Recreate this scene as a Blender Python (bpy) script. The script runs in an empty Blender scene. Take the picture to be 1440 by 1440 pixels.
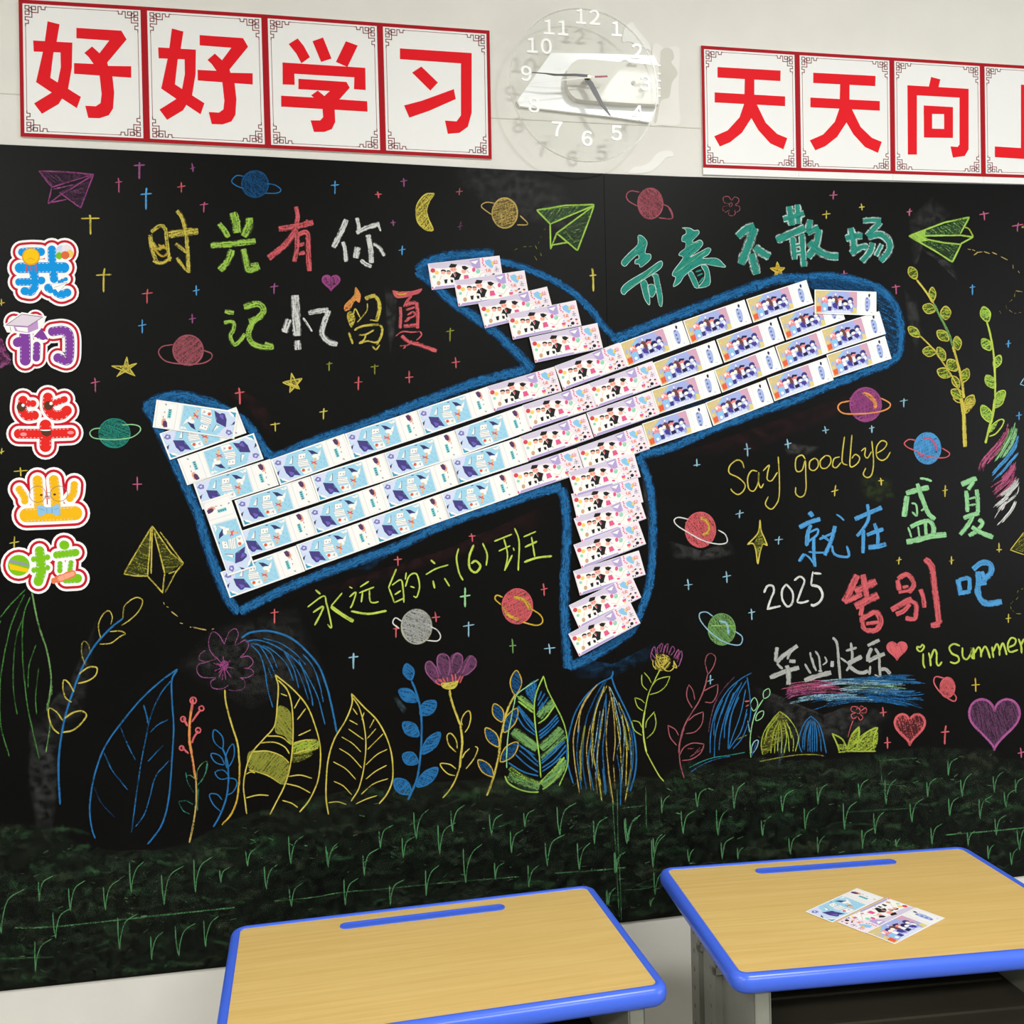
import bpy, math, random
from mathutils import Vector, Matrix
from mathutils.geometry import tessellate_polygon

random.seed(7)
sc = bpy.context.scene
COL = sc.collection

# ------------------------------------------------------------------ camera
F_PX, YAW, PITCH, ROLL = 1331.0, 0.185785, 0.015098, -0.025424
W = 1.78            # camera to blackboard, metres
CAM_Z = 1.425
_fw = Vector((math.sin(YAW)*math.cos(PITCH), math.cos(YAW)*math.cos(PITCH), -math.sin(PITCH)))
_r0 = Vector((math.cos(YAW), -math.sin(YAW), 0))
_u0 = _r0.cross(_fw)
RT = math.cos(ROLL)*_r0 + math.sin(ROLL)*_u0
UP = -math.sin(ROLL)*_r0 + math.cos(ROLL)*_u0
CAM = Vector((0, -W, CAM_Z))
cd = bpy.data.cameras.new('camera')
cam = bpy.data.objects.new('camera', cd)
COL.objects.link(cam)
m = Matrix((RT, UP, -_fw)).transposed().to_4x4()
m.translation = CAM
cam.matrix_world = m
cd.sensor_width = 36
cd.lens = F_PX/1440*36
cd.clip_start = 0.02
sc.camera = cam

# ------------------------------------------------------------------ light
sc.view_settings.view_transform = 'Standard'
sc.view_settings.look = 'None'
sc.view_settings.exposure = 0.0
sc.view_settings.gamma = 1.0
sc.view_settings.use_curve_mapping = False
sc.cycles.transparent_max_bounces = 48
wd = bpy.data.worlds.new('world')
sc.world = wd
wd.use_nodes = True
wd.node_tree.nodes['Background'].inputs[0].default_value = (0.93, 0.96, 1.0, 1)
wd.node_tree.nodes['Background'].inputs[1].default_value = 0.5
sc.cycles.max_bounces = 8; sc.cycles.diffuse_bounces = 5

def area(name, loc, target, sx, sy, power, col):
    l = bpy.data.lights.new(name, 'AREA')
    l.shape = 'RECTANGLE'
    l.size, l.size_y, l.energy, l.color = sx, sy, power, col
    o = bpy.data.objects.new(name, l)
    COL.objects.link(o)
    o.location = loc
    o.rotation_euler = (Vector(target)-Vector(loc)).to_track_quat('-Z', 'Y').to_euler()
    return o
LAMPS = ((1.1, -1.5, .56, .24), (-1.7, -1.7, .7, 1.2), (1.05, -3.6, 1.5, 1.2), (-1.7, -3.6, 1.5, 1.2))
for lx, ly, k, ln in LAMPS:
    area('ceiling_lamp_light', (lx, ly, 2.855), (lx, ly, 0), ln, 0.24, 46*k, (1, .995, .985))
area('unseen_window_fill', (4.1, -2.9, 1.75), (0, -2.2, 1.5), 2.6, 1.6, 50, (.93, .97, 1))  # soft fill light added at an unseen opening in the right wall

# ------------------------------------------------------------------ helpers
def at(px, py, Y=0.0):
    """photograph pixel -> point on the plane y = Y"""
    d = RT*((px-720)/F_PX) - UP*((py-720)/F_PX) + _fw
    return CAM + d*((Y+W)/d.y)
def on_top(px, py, z):
    d = RT*((px-720)/F_PX) - UP*((py-720)/F_PX) + _fw
    return CAM + d*((z-CAM_Z)/d.z)

def lin(c):
    return tuple(((v/255)/12.92 if v/255 <= .04045 else ((v/255+.055)/1.055)**2.4) for v in c) + (1,)

_mats = {}
def mat(name, rgb, rough=.6, spec=.3, metal=0, grain=0, scale=40, bump=0):
    if name in _mats: return _mats[name]
    mt = bpy.data.materials.new(name); mt.use_nodes = True
    nt = mt.node_tree; b = nt.nodes['Principled BSDF']
    b.inputs['Base Color'].default_value = lin(rgb)
    b.inputs['Roughness'].default_value = rough
    b.inputs['Specular IOR Level'].default_value = spec
    b.inputs['Metallic'].default_value = metal
    if grain or bump:
        tc = nt.nodes.new('ShaderNodeTexCoord'); n = nt.nodes.new('ShaderNodeTexNoise')
        n.inputs['Scale'].default_value = scale; n.inputs['Detail'].default_value = 4
        nt.links.new(tc.outputs['Object'], n.inputs['Vector'])
        if grain:
            r = nt.nodes.new('ShaderNodeMapRange')
            r.inputs[1].default_value = .3; r.inputs[2].default_value = .7
            r.inputs[3].default_value = 1-grain; r.inputs[4].default_value = 1+grain
            nt.links.new(n.outputs['Fac'], r.inputs[0])
            mx = nt.nodes.new('ShaderNodeVectorMath'); mx.operation = 'SCALE'
            mx.inputs[0].default_value = lin(rgb)[:3]
            nt.links.new(r.outputs[0], mx.inputs['Scale'])
            nt.links.new(mx.outputs[0], b.inputs['Base Color'])
        if bump:
            bp = nt.nodes.new('ShaderNodeBump'); bp.inputs['Strength'].default_value = bump
            bp.inputs['Distance'].default_value = .002
            nt.links.new(n.outputs['Fac'], bp.inputs['Height'])
            nt.links.new(bp.outputs[0], b.inputs['Normal'])
    _mats[name] = mt
    return mt

def obj(name, verts, faces, mats, parent=None, midx=None, smooth=False):
    me = bpy.data.meshes.new(name)
    me.from_pydata([tuple(v) for v in verts], [], faces)
    for x in (mats if isinstance(mats, (list, tuple)) else [mats]): me.materials.append(x)
    if midx: me.polygons.foreach_set('material_index', midx)
    if smooth: me.polygons.foreach_set('use_smooth', [True]*len(me.polygons))
    me.update()
    o = bpy.data.objects.new(name, me)
    COL.objects.link(o)
    if parent: o.parent = parent
    return o
def empty(name, loc=(0, 0, 0), rz=0):
    o = bpy.data.objects.new(name, None); COL.objects.link(o)
    o.location = loc; o.rotation_euler = (0, 0, rz); o.empty_display_size = .05
    return o
def tag(o, label, cat, group=None):
    o['label'] = label; o['category'] = cat
    if group: o['group'] = group
    return o

class MB:
    """collects simple solids into one mesh"""
    def __init__(s): s.v = []; s.f = []; s.m = []
    def add(s, v, f, mi=0):
        k = len(s.v); s.v += [tuple(p) for p in v]; s.f += [[i+k for i in q] for q in f]; s.m += [mi]*len(f)
    def box(s, x0, x1, y0, y1, z0, z1, mi=0):
        v = [(x, y, z) for z in (z0, z1) for y in (y0, y1) for x in (x0, x1)]
        s.add(v, [(0,2,3,1),(4,5,7,6),(0,1,5,4),(2,6,7,3),(0,4,6,2),(1,3,7,5)], mi)
    def prism(s, poly, a, b, fn, mi=0, holes=()):
        """poly of 2-D points between depths a and b; fn(x, y, d) -> 3-D"""
        loops = [poly]+list(holes)
        flat = [p for l in loops for p in l]; n = len(flat)
        tri = tessellate_polygon([[Vector((x, y, 0)) for x, y in l] for l in loops])
        v = [fn(x, y, a) for x, y in flat]+[fn(x, y, b) for x, y in flat]
        f = [tuple(t) for t in tri]+[tuple(n+i for i in reversed(t)) for t in tri]
        k = 0
        for l in loops:
            for i in range(len(l)):
                j = (i+1) % len(l); f.append((k+i, k+j, n+k+j, n+k+i))
            k += len(l)
        s.add(v, f, mi)
    def tube(s, p, q, r, n=12, mi=0):
        p, q = Vector(p), Vector(q); d = (q-p).normalized()
        a = d.orthogonal().normalized(); b = d.cross(a)
        ring = [a*math.cos(2*math.pi*i/n)*r+b*math.sin(2*math.pi*i/n)*r for i in range(n)]
        s.add([p+x for x in ring]+[q+x for x in ring],
              [(i, (i+1) % n, n+(i+1) % n, n+i) for i in range(n)]+[tuple(range(n-1, -1, -1)), tuple(range(n, 2*n))], mi)
    def build(s, name, mats, parent=None, smooth=False):
        return obj(name, s.v, s.f, mats, parent, s.m, smooth)

def smooth_pts(pts, step=4.0, closed=False):
    if len(pts) < 3: 
        (x0, y0), (x1, y1) = pts[0], pts[-1]
        n = max(2, int(math.hypot(x1-x0, y1-y0)/step)+1)
        return [(x0+(x1-x0)*i/n, y0+(y1-y0)*i/n) for i in range(n+1)]
    P = [Vector(p) for p in pts]
    if closed: P = [P[-1]]+P+[P[0], P[1]]
    else: P = [P[0]*2-P[1]]+P+[P[-1]*2-P[-2]]
    out = []
    for i in range(1, len(P)-2):
        a, b, c, d = P[i-1], P[i], P[i+1], P[i+2]
        n = max(2, int((c-b).length/step)+1)
        for k in range(n):
            t = k/n
            out.append(.5*((2*b)+(c-a)*t+(2*a-5*b+4*c-d)*t*t+(3*b-a-3*c+d)*t**3))
    out.append(P[-2])
    return [(p.x, p.y) for p in out]
def straight_pts(pts, step=4.0):
    out = []
    for a, b in zip(pts, pts[1:]):
        n = max(1, int(math.hypot(b[0]-a[0], b[1]-a[1])/step))
        out += [(a[0]+(b[0]-a[0])*i/n, a[1]+(b[1]-a[1])*i/n) for i in range(n)]
    return out+[pts[-1]]

# chalk colours as they are on the sticks
CC = dict(yellow=(206,190,84), gold=(205,170,60), ylime=(188,208,88), lime=(158,198,84), green=(112,156,92), dgreen=(70,125,60),
          mint=(150,208,150), teal=(50,140,125), tealo=(190,216,206), blue=(44,110,166), dblue=(34,80,124), lblue=(142,186,206), sky=(84,156,212),
          coral=(208,98,104), red=(220,70,75), rose=(160,88,98), pink=(186,96,132), magenta=(152,76,130), mauve=(146,84,130), dmauve=(98,64,92),
          white=(215,215,212), grey=(170,172,168), orange=(228,150,85), tan=(190,165,95), grass=(84,136,90), turf=(78,98,76), maroon=(90,50,55),
          leaf=(162,182,68), olive=(138,140,58), moss=(92,104,78), hpink=(172,92,150))
def chalk(colour, cov):
    key = 'chalk_%s_%02d' % (colour, int(cov*100))
    if key in _mats: return _mats[key]
    mt = bpy.data.materials.new(key); mt.use_nodes = True
    nt = mt.node_tree; nt.nodes.clear(); N = nt.nodes.new; L = nt.links.new
    out = N('ShaderNodeOutputMaterial'); mix = N('ShaderNodeMixShader'); tr = N('ShaderNodeBsdfTransparent'); df = N('ShaderNodeBsdfDiffuse')
    uv = N('ShaderNodeUVMap'); mp = N('ShaderNodeMapping'); n1 = N('ShaderNodeTexNoise'); n2 = N('ShaderNodeTexNoise')
    at_ = N('ShaderNodeAttribute'); at_.attribute_name = 'edge'
    L(uv.outputs[0], n1.inputs['Vector']); L(uv.outputs[0], mp.inputs['Vector']); L(mp.outputs[0], n2.inputs['Vector'])
    n1.inputs['Scale'].default_value = .42; n1.inputs['Detail'].default_value = 2
    mp.inputs['Scale'].default_value = (.05, .5, 1)
    n2.inputs['Scale'].default_value = 1; n2.inputs['Detail'].default_value = 2
    if cov < .2:      # smeared dust
        n1.inputs['Scale'].default_value = .08; n1.inputs['Detail'].default_value = 7; n1.inputs['Roughness'].default_value = .68
        r = N('ShaderNodeMapRange'); r.inputs[1].default_value = .42; r.inputs[2].default_value = .7; r.inputs[3].default_value = cov*.1; r.inputs[4].default_value = cov*1.5
        L(n1.outputs['Fac'], r.inputs[0])
        mu = N('ShaderNodeMath'); mu.operation = 'MULTIPLY'; L(r.outputs[0], mu.inputs[0]); L(at_.outputs['Fac'], mu.inputs[1])
        L(mu.outputs[0], mix.inputs[0])
    else:
        av = N('ShaderNodeMix'); av.inputs[0].default_value = .5
        L(n1.outputs['Fac'], av.inputs[2]); L(n2.outputs['Fac'], av.inputs[3])
        e = N('ShaderNodeMapRange'); e.inputs[1].default_value = 0; e.inputs[2].default_value = .45; e.inputs[3].default_value = -.16; e.inputs[4].default_value = 0
        L(at_.outputs['Fac'], e.inputs[0])
        ad = N('ShaderNodeMath'); L(av.outputs[0], ad.inputs[0]); L(e.outputs[0], ad.inputs[1])
        t = .5-(cov-.5)*.36
        r = N('ShaderNodeMapRange'); r.inputs[1].default_value = t-.07; r.inputs[2].default_value = t+.07
        r.inputs[3].default_value = .08+.25*cov*cov; r.inputs[4].default_value = min(1, .72+cov*.3)
        L(ad.outputs[0], r.inputs[0]); 
        e2 = N('ShaderNodeMapRange'); e2.inputs[1].default_value = 0; e2.inputs[2].default_value = .25; L(at_.outputs['Fac'], e2.inputs[0])
        mu = N('ShaderNodeMath'); mu.operation = 'MULTIPLY'; L(r.outputs[0], mu.inputs[0]); L(e2.outputs[0], mu.inputs[1])
        L(mu.outputs[0], mix.inputs[0])
    # a little pigment variation
    mr = N('ShaderNodeMapRange'); mr.inputs[1].default_value = .3; mr.inputs[2].default_value = .7; mr.inputs[3].default_value = .72; mr.inputs[4].default_value = 1.12
    vm = N('ShaderNodeVectorMath'); vm.operation = 'SCALE'; vm.inputs[0].default_value = lin(CC[colour])[:3]
    L(n2.outputs['Fac'], mr.inputs[0]); L(mr.outputs[0], vm.inputs['Scale']); L(vm.outputs[0], df.inputs['Color'])
    L(tr.outputs[0], mix.inputs[1]); L(df.outputs[0], mix.inputs[2]); L(mix.outputs[0], out.inputs[0])
    _mats[key] = mt
    return mt

ZO = dict(P=(0,0,1), A=(0,0,4), B=(340,0,3.7895), C=(700,0,5.143), D=(960,40,3), E=(0,220,4.8), F=(200,220,4), G=(540,220,4), H=(860,240,4.8),
          I=(1140,260,4.8), J=(0,420,6), K=(0,640,6), L=(200,480,4), M=(280,640,4), N=(560,480,4), O=(600,680,4), Q=(860,380,3.4286),
          R=(1000,560,5), S=(1200,560,6), T=(1040,780,3.6), U=(920,700,6), V=(0,820,3.789), X=(240,860,4), Y=(540,880,4), Z=(860,880,4.8),
          a=(0,1080,3), b=(440,1060,3), c=(840,1000,2.4), w=(0,330,11.08), r=(1290,560,9.6),
          m=(1075,890,7.2), q=(860,280,8.47), n=(475,390,9.6))
def pts_of(s): return [tuple(float(q) for q in p.split(',')) for p in s.replace(':', ' ').split() if ',' in p]

class Draw:
    """flat marks on a plane, traced as strokes and filled patches"""
    def __init__(s, Y0=-.0003, dY=1e-5, place=None, gain=1.0, matfn=chalk):
        s.v = []; s.f = []; s.uv = []; s.e = []; s.m = []; s.mats = []; s.k = 0
        s.Y0, s.dY, s.matfn = Y0, dY, matfn
        s.place = place or (lambda x, y, d: at(x, y, d))
        s.seed = random.uniform(0, 500)
    def mi(s, colour, cov):
        mt = s.matfn(colour, cov)
        if mt not in s.mats: s.mats.append(mt)
        return s.mats.index(mt)
    def ribbon(s, P, w, colour, cov=.8, jit=.12, taper=.55, fine=False):
        mi = s.mi(colour, cov); Y = s.Y0-s.k*s.dY; s.k += 1
        if s.matfn is chalk and cov >= .2: w *= 1.27 if w > 4.3 else 1.02; taper = max(taper, .85) if w > 4.3 else taper
        n = len(P); acc = 0; base = len(s.v); sd = s.seed+s.k*37
        for i, (x, y) in enumerate(P):
            a = P[max(0, i-1)]; b = P[min(n-1, i+1)]
            tx, ty = b[0]-a[0], b[1]-a[1]; L = math.hypot(tx, ty) or 1
            nx, ny = -ty/L, tx/L
            ww = w*(1+random.uniform(-jit, jit))/2
            if i in (0, n-1): ww *= taper
            if i: acc += math.hypot(x-P[i-1][0], y-P[i-1][1])
            for t, e in ((-1, 0), (0, 1), (1, 0)):
                s.v.append(s.place(x+nx*ww*t, y+ny*ww*t, Y)); s.uv.append((sd+acc, sd+ww*t))
                s.e.append(e if cov >= .2 or 0 < i < n-1 else 0)
        for i in range(n-1):
            for j in (0, 1):
                q = base+i*3+j; s.f.append((q, q+1, q+4, q+3)); s.m.append(mi)
    def fill(s, P, colour, cov=.6, holes=(), ang=None):
        mi = s.mi(colour, cov); Y = s.Y0-s.k*s.dY; s.k += 1
        loops = [P]+list(holes); flat = [p for l in loops for p in l]; base = len(s.v)
        tri = tessellate_polygon([[Vector((x, y, 0)) for x, y in l] for l in loops])
        an = random.uniform(-.9, .9) if ang is None else ang; c, si = math.cos(an), math.sin(an)
        for x, y in flat:
            s.v.append(s.place(x, y, Y)); s.uv.append((x*c+y*si+s.seed, -x*si+y*c)); s.e.append(1)
        for t in tri: s.f.append(tuple(base+i for i in t)); s.m.append(mi)
    def soft(s, P, colour, cov):   # patch whose rim fades out
        cx = sum(p[0] for p in P)/len(P); cy = sum(p[1] for p in P)/len(P)
        mi = s.mi(colour, cov); Y = s.Y0-s.k*s.dY; s.k += 1; base = len(s.v); n = len(P)
        for sc_, e in ((1, 0), (.6, 1)):
            for x, y in P:
                x, y = cx+(x-cx)*sc_, cy+(y-cy)*sc_
                s.v.append(s.place(x, y, Y)); s.uv.append((x+s.seed, y)); s.e.append(e)
        s.v.append(s.place(cx, cy, Y)); s.uv.append((cx+s.seed, cy)); s.e.append(1)
        for i in range(n):
            j = (i+1) % n
            s.f += [(base+i, base+j, base+n+j, base+n+i), (base+n+i, base+n+j, base+2*n)]; s.m += [mi, mi]
    def ell(s, cx, cy, rx, ry, n=26, a0=0, a1=360, rot=0):
        out = []; c, si = math.cos(math.radians(rot)), math.sin(math.radians(rot))
        full = abs(a1-a0) >= 360
        for i in range(n if full else n+1):
            t = math.radians(a0+(a1-a0)*i/n); x, y = rx*math.cos(t), ry*math.sin(t)
            out.append((cx+x*c-y*si, cy+x*si+y*c))
        return out
    def run(s, zoom, text, colour='white', cov=.8, w=10):
        """one mark per line.  [kind]colour/cov width: points   kinds: '' curve, S straight, F fill, E disc, O ring, M smear"""
        ox, oy, z = ZO[zoom]
        for line in text.strip().splitlines():
            line = line.strip()
            if not line: continue
            head, _, rest = line.partition(':')
            kind, col, cv, wd_ = '', colour, cov, w
            for tk in head.split():
                if tk in ('S', 'F', 'E', 'O', 'M', 'G', 'H'): kind = tk
                elif tk.replace('.', '').isdigit(): wd_ = float(tk)
                else:
                    q = tk.split('/'); col = q[0] or col
                    if len(q) > 1: cv = float(q[1])
            for seg in rest.split(';'):
                P = pts_of(seg)
                if not P: continue
                if kind in ('E', 'O'):
                    (cx, cy), (rx, ry) = P[0], P[1]; rot = P[2][0] if len(P) > 2 else 0
                    Q = s.ell(ox+cx/z, oy+cy/z, rx/z, ry/z, rot=rot)
                    if kind == 'E': s.fill(Q, col, cv)
                    else: s.ribbon(smooth_pts(Q, 2.5, True), wd_/z, col, cv, taper=1)
                    continue
                Q = [(ox+x/z, oy+y/z) for x, y in P]
                if kind == 'F': s.fill(Q, col, cv)
                elif kind == 'G': s.fill(smooth_pts(Q, 4, True), col, cv)
                elif kind == 'M': s.soft(Q, col, cv)
                elif kind == 'H':      # band of many thin chalk lines
                    C_ = smooth_pts(Q, 4); n_ = max(3, int(wd_/z/1.25))
                    for q_ in range(n_):
                        off = (-.5+(q_+.5)/n_)*wd_/z*1.25+random.uniform(-.8, .8); i0 = int(len(C_)*random.uniform(0, .22)); i1 = max(i0+3, int(len(C_)*random.uniform(.8, 1)))
                        R_ = []
                        for i in range(i0, min(i1, len(C_))):
                            a, b_ = C_[max(0, i-1)], C_[min(len(C_)-1, i+1)]; L0 = math.hypot(b_[0]-a[0], b_[1]-a[1]) or 1
                            R_.append((C_[i][0]-(b_[1]-a[1])/L0*off, C_[i][1]+(b_[0]-a[0])/L0*off))
                        if len(R_) > 1: s.ribbon(R_, random.uniform(1.2, 2.6), col, cv*random.choice([.75, .9, 1]), jit=.3, taper=.2)
                elif kind == 'S': s.ribbon(straight_pts(Q, 3), wd_/z, col, cv)
                else: s.ribbon(smooth_pts(Q, 2.6), wd_/z, col, cv)
        return s
    def build(s, name, parent=None, label=None):
        o = obj(name, s.v, s.f, s.mats, parent, s.m)
        me = o.data
        uvl = me.uv_layers.new(name='UVMap'); flat = []
        for l in me.loops: flat += s.uv[l.vertex_index]
        uvl.data.foreach_set('uv', flat)
        a = me.attributes.new('edge', 'FLOAT', 'POINT'); a.data.foreach_set('value', [float(x) for x in s.e])
        if label: o['label'] = label
        return o

# ------------------------------------------------------------------ the room
plaster = mat('plaster', (228, 225, 217), .75, .25, grain=.03, scale=9, bump=.05)
floor_m = mat('floor_tile', (120, 116, 108), .4, .4, grain=.06, scale=3)
def slab(name, x0, x1, y0, y1, z0, z1, mt):
    b = MB(); b.box(x0, x1, y0, y1, z0, z1)
    o = b.build(name, mt); o['kind'] = 'structure'; return o
wall = slab('wall_back', -3.2, 4.2, .004, .2, 0, 3, plaster)
slab('floor', -3.2, 4.2, -5, .2, -.1, 0, floor_m)
slab('wall_left', -3.3, -3.2, -5, .2, 0, 3, plaster)
slab('wall_front', -3.3, 4.3, -5.1, -5, 0, 3, mat('wall_paint_grey', (150, 156, 150), .7))
slab('wall_right', 4.2, 4.3, -5, -4.3, 0, 3, plaster); slab('wall_right', 4.2, 4.3, -1.5, .2, 0, 3, plaster)
slab('wall_right', 4.2, 4.3, -4.3, -1.5, 0, .9, plaster); slab('wall_right', 4.2, 4.3, -4.3, -1.5, 2.6, 3, plaster)
for n_, (lx, ly, k, ln) in enumerate(LAMPS):
    b = MB(); b.box(lx-ln/2-.02, lx+ln/2+.02, ly-.14, ly+.14, 2.87, 3)
    o = b.build('ceiling_lamp', mat('lamp_white', (240, 240, 240), .4)); tag(o, ['short ceiling lamp in front of the clock', 'long ceiling lamp over the left desk side', 'long ceiling lamp at the back right of the room', 'long ceiling lamp at the back left of the room'][n_], 'lamp', 'ceiling lamps')
slab('ceiling', -3.2, 4.2, -5, .2, 3, 3.1, mat('ceiling_paint', (235, 235, 232), .8, .2))
b = MB(); b.box(-3.2, 4.2, -.012, .004, 0, .1)
b.build('baseboard_back', mat('baseboard_grey', (150, 145, 138), .5))['kind'] = 'structure'
# fine joint across the wall above the board and the scars left by peeled tape
joint_m = mat('joint_grey', (212, 208, 198), .8)
b = MB(); zj = at(700, 165).z; b.box(-3.2, 4.2, .0030, .0042, zj-.0008, zj+.0008)
o = b.build('wall_joint', joint_m, wall)
def flat_patch(name, zoom, pts, mt, parent, y=.0035, th=.0004, smooth=True):
    ox, oy, z = ZO[zoom]; P = [(ox+x/z, oy+y_/z) for x, y_ in pts_of(pts)]
    if smooth: P = smooth_pts(P, 3, True)
    b = MB(); b.prism(P, y, y-th, lambda x, y_, d: at(x, y_, d))
    return b.build(name, mt, parent)
flat_patch('tape_scar', 'C', '1120,335 1205,345 1240,340 1312,348 1315,500 1308,640 1316,780 1310,900 1180,905 1100,890 1120,700', mat('scar_pale', (234, 231, 223), .5), wall)
flat_patch('peeled_paint', 'C', '1180,370 1215,345 1260,360 1275,420 1255,450 1290,500 1300,540 1260,600 1240,700 1180,730 1150,880 1130,880 1150,780 1165,720 1180,660 1170,600 1160,520 1175,440', mat('scar_grey', (214, 211, 200), .8), wall, .0031)
flat_patch('tape_scar', 'C', '950,1255 985,1210 1040,1200 1100,1170 1150,1110 1210,1090 1260,1095 1270,1130 1220,1140 1160,1200 1090,1245', mat('scar_white', (238, 236, 230), .5), wall)
flat_patch('tape_scar', 'C', '920,200 970,160 1000,200 1050,260 1090,310 1110,370 1070,350 1010,330 950,300 900,300', mat('scar_white', (238, 236, 230), .5), wall)

# ------------------------------------------------------------------ the blackboard
board = empty('blackboard', (0, 0, 0)); tag(board, 'wide black chalkboard covered with coloured chalk drawings and handwriting', 'blackboard')
bm_ = bpy.data.materials.new('board_film'); bm_.use_nodes = True
nt = bm_.node_tree; pb = nt.nodes['Principled BSDF']; N = nt.nodes.new; L = nt.links.new
tc = N('ShaderNodeTexCoord'); n1 = N('ShaderNodeTexNoise'); n1.inputs['Scale'].default_value = 2.2; n1.inputs['Detail'].default_value = 6; n1.inputs['Roughness'].default_value = .62
L(tc.outputs['Object'], n1.inputs['Vector'])
cr = N('ShaderNodeValToRGB'); cr.color_ramp.elements[0].position = .35; cr.color_ramp.elements[0].color = (.0010, .0009, .0008, 1)
cr.color_ramp.elements[1].position = .75; cr.color_ramp.elements[1].color = (.0032, .0030, .0026, 1)
L(n1.outputs['Fac'], cr.inputs[0]); L(cr.outputs[0], pb.inputs['Base Color'])
pb.inputs['Roughness'].default_value = .42; pb.inputs['Specular IOR Level'].default_value = .11
n3 = N('ShaderNodeTexNoise'); n3.inputs['Scale'].default_value = 700; L(tc.outputs['Object'], n3.inputs['Vector'])
bp = N('ShaderNodeBump'); bp.inputs['Strength'].default_value = .12; bp.inputs['Distance'].default_value = .0004
L(n3.outputs['Fac'], bp.inputs['Height']); L(bp.outputs[0], pb.inputs['Normal'])
top = [at(*p) for p in ((0, 203), (360, 219.5), (720, 238.8), (849, 244))]
bot = [at(*p) for p in ((0, 1394), (322, 1359), (873, 1297.7))]
top2 = [at(*p) for p in ((849, 244), (960, 248.3), (1200, 254.5), (1440, 260))]
bot2 = [at(*p) for p in ((873, 1297.7), (960, 1287.3), (1430, 1233))]
def panel(tp, bt):
    P = [(p.x, p.z) for p in tp]+[(p.x, p.z) for p in reversed(bt)]
    b = MB(); b.prism(P, .004, 0, lambda x, z, d: Vector((x, d, z)))
    return b.build('board_panel', bm_, board)
s = .0004
panel([Vector((-1.5, 0, top[0].z))]+top[:-1]+[top[-1]-Vector((s, 0, 0))], [Vector((-1.5, 0, bot[0].z-.005))]+bot[:-1]+[bot[-1]-Vector((s, 0, 0))])
panel([top2[0]+Vector((s, 0, 0))]+top2[1:]+[Vector((2.5, 0, top2[-1].z))], [bot2[0]+Vector((s, 0, 0))]+bot2[1:]+[Vector((2.5, 0, bot2[-1].z))])

def art(name, label, zoom, text, **k):
    return Draw().run(zoom, text, **k).build(name, board, label)

# ---- chalk: the green meadow along the bottom, built first so that everything else lies over it
turf = Draw(Y0=-.00012, dY=8e-6)
G0 = [(0,1158),(60,1160),(110,1186),(160,1197),(230,1194),(270,1182),(320,1155),(370,1138),(420,1125),(520,1106),(620,1100),(700,1094),(760,1095),(870,1092),(930,1092),(970,1068),(1000,1082),(1060,1062),(1110,1070),(1170,1068),(1240,1058),(1300,1050),(1360,1053),(1400,1064),(1440,1070),(1470,1072)]
turf.fill(G0+[(1470,1226),(1430,1232),(960,1286),(873,1296),(322,1357),(0,1392)], 'turf', .11)
for i in range(620):
    x = random.uniform(-10, 1440); j = next((k for k in range(len(G0)-1) if G0[k][0] <= x <= G0[k+1][0]), 0)
    y0 = G0[j][1]+6; y1 = 1390-x*.112
    y = y0+(y1-y0)*random.random()**1.25-2
    w_ = random.uniform(3, 17); l_ = random.uniform(8, 60); a_ = random.uniform(-.3, .12)
    P = [(x+l_*t*math.cos(a_), min(y1-4, max(y0, y+l_*t*math.sin(a_)+random.uniform(-5, 5)))) for t in (-.5, -.15, .2, .5)]
    turf.ribbon(smooth_pts(P, 6), w_, random.choice(['turf', 'turf', 'grass', 'moss']), random.choice([.15, .19, .19, .195, .195]), jit=.6)
for i in range(420):
    x = random.uniform(0, 1440); j = next((k for k in range(len(G0)-1) if G0[k][0] <= x <= G0[k+1][0]), 0)
    y0 = G0[j][1]+8; y = y0+(1385-x*.112-y0)*random.random()
    l_ = random.uniform(1, 9); a_ = random.uniform(-.8, .5)
    turf.ribbon([(x, y), (x+l_*math.cos(a_), y+l_*math.sin(a_))], random.uniform(.8, 3), random.choice(['turf', 'grass', 'moss']), random.choice([.35, .5, .62]), jit=.5)
o = turf.build('chalk_meadow', board, 'dark green smeared chalk meadow along the bottom of the board'); o['kind'] = 'stuff'
o = art('chalk_meadow_line', None, 'P', '''
grass/.5 2.5: 20,1305 80,1303 200,1290 330,1276
grass/.4 2: 385,1267 440,1262 480,1255 540,1250 640,1240 730,1233
grass/.35 2.5: 0,1348 75,1346
grass/.4 2.5: 780,1228 850,1223 880,1220
grass/.6 2: 1330,1174 1380,1170 1440,1164
grass/.45 1.6: 868,1110 869,1180 872,1240 874,1294; 861,1120 866,1200 871,1290; 908,1107 909,1165
grass/.35 2: 868,1140 880,1136 905,1133; 876,1252 905,1250 920,1246; 1238,1070 1240,1100; 1236,1102 1275,1106; 1236,1070 1290,1066
grass/.3 2.5: 1190,1142 1240,1139 1290,1136; 1020,1265 940,1247
'''); o['kind'] = 'stuff'
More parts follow.
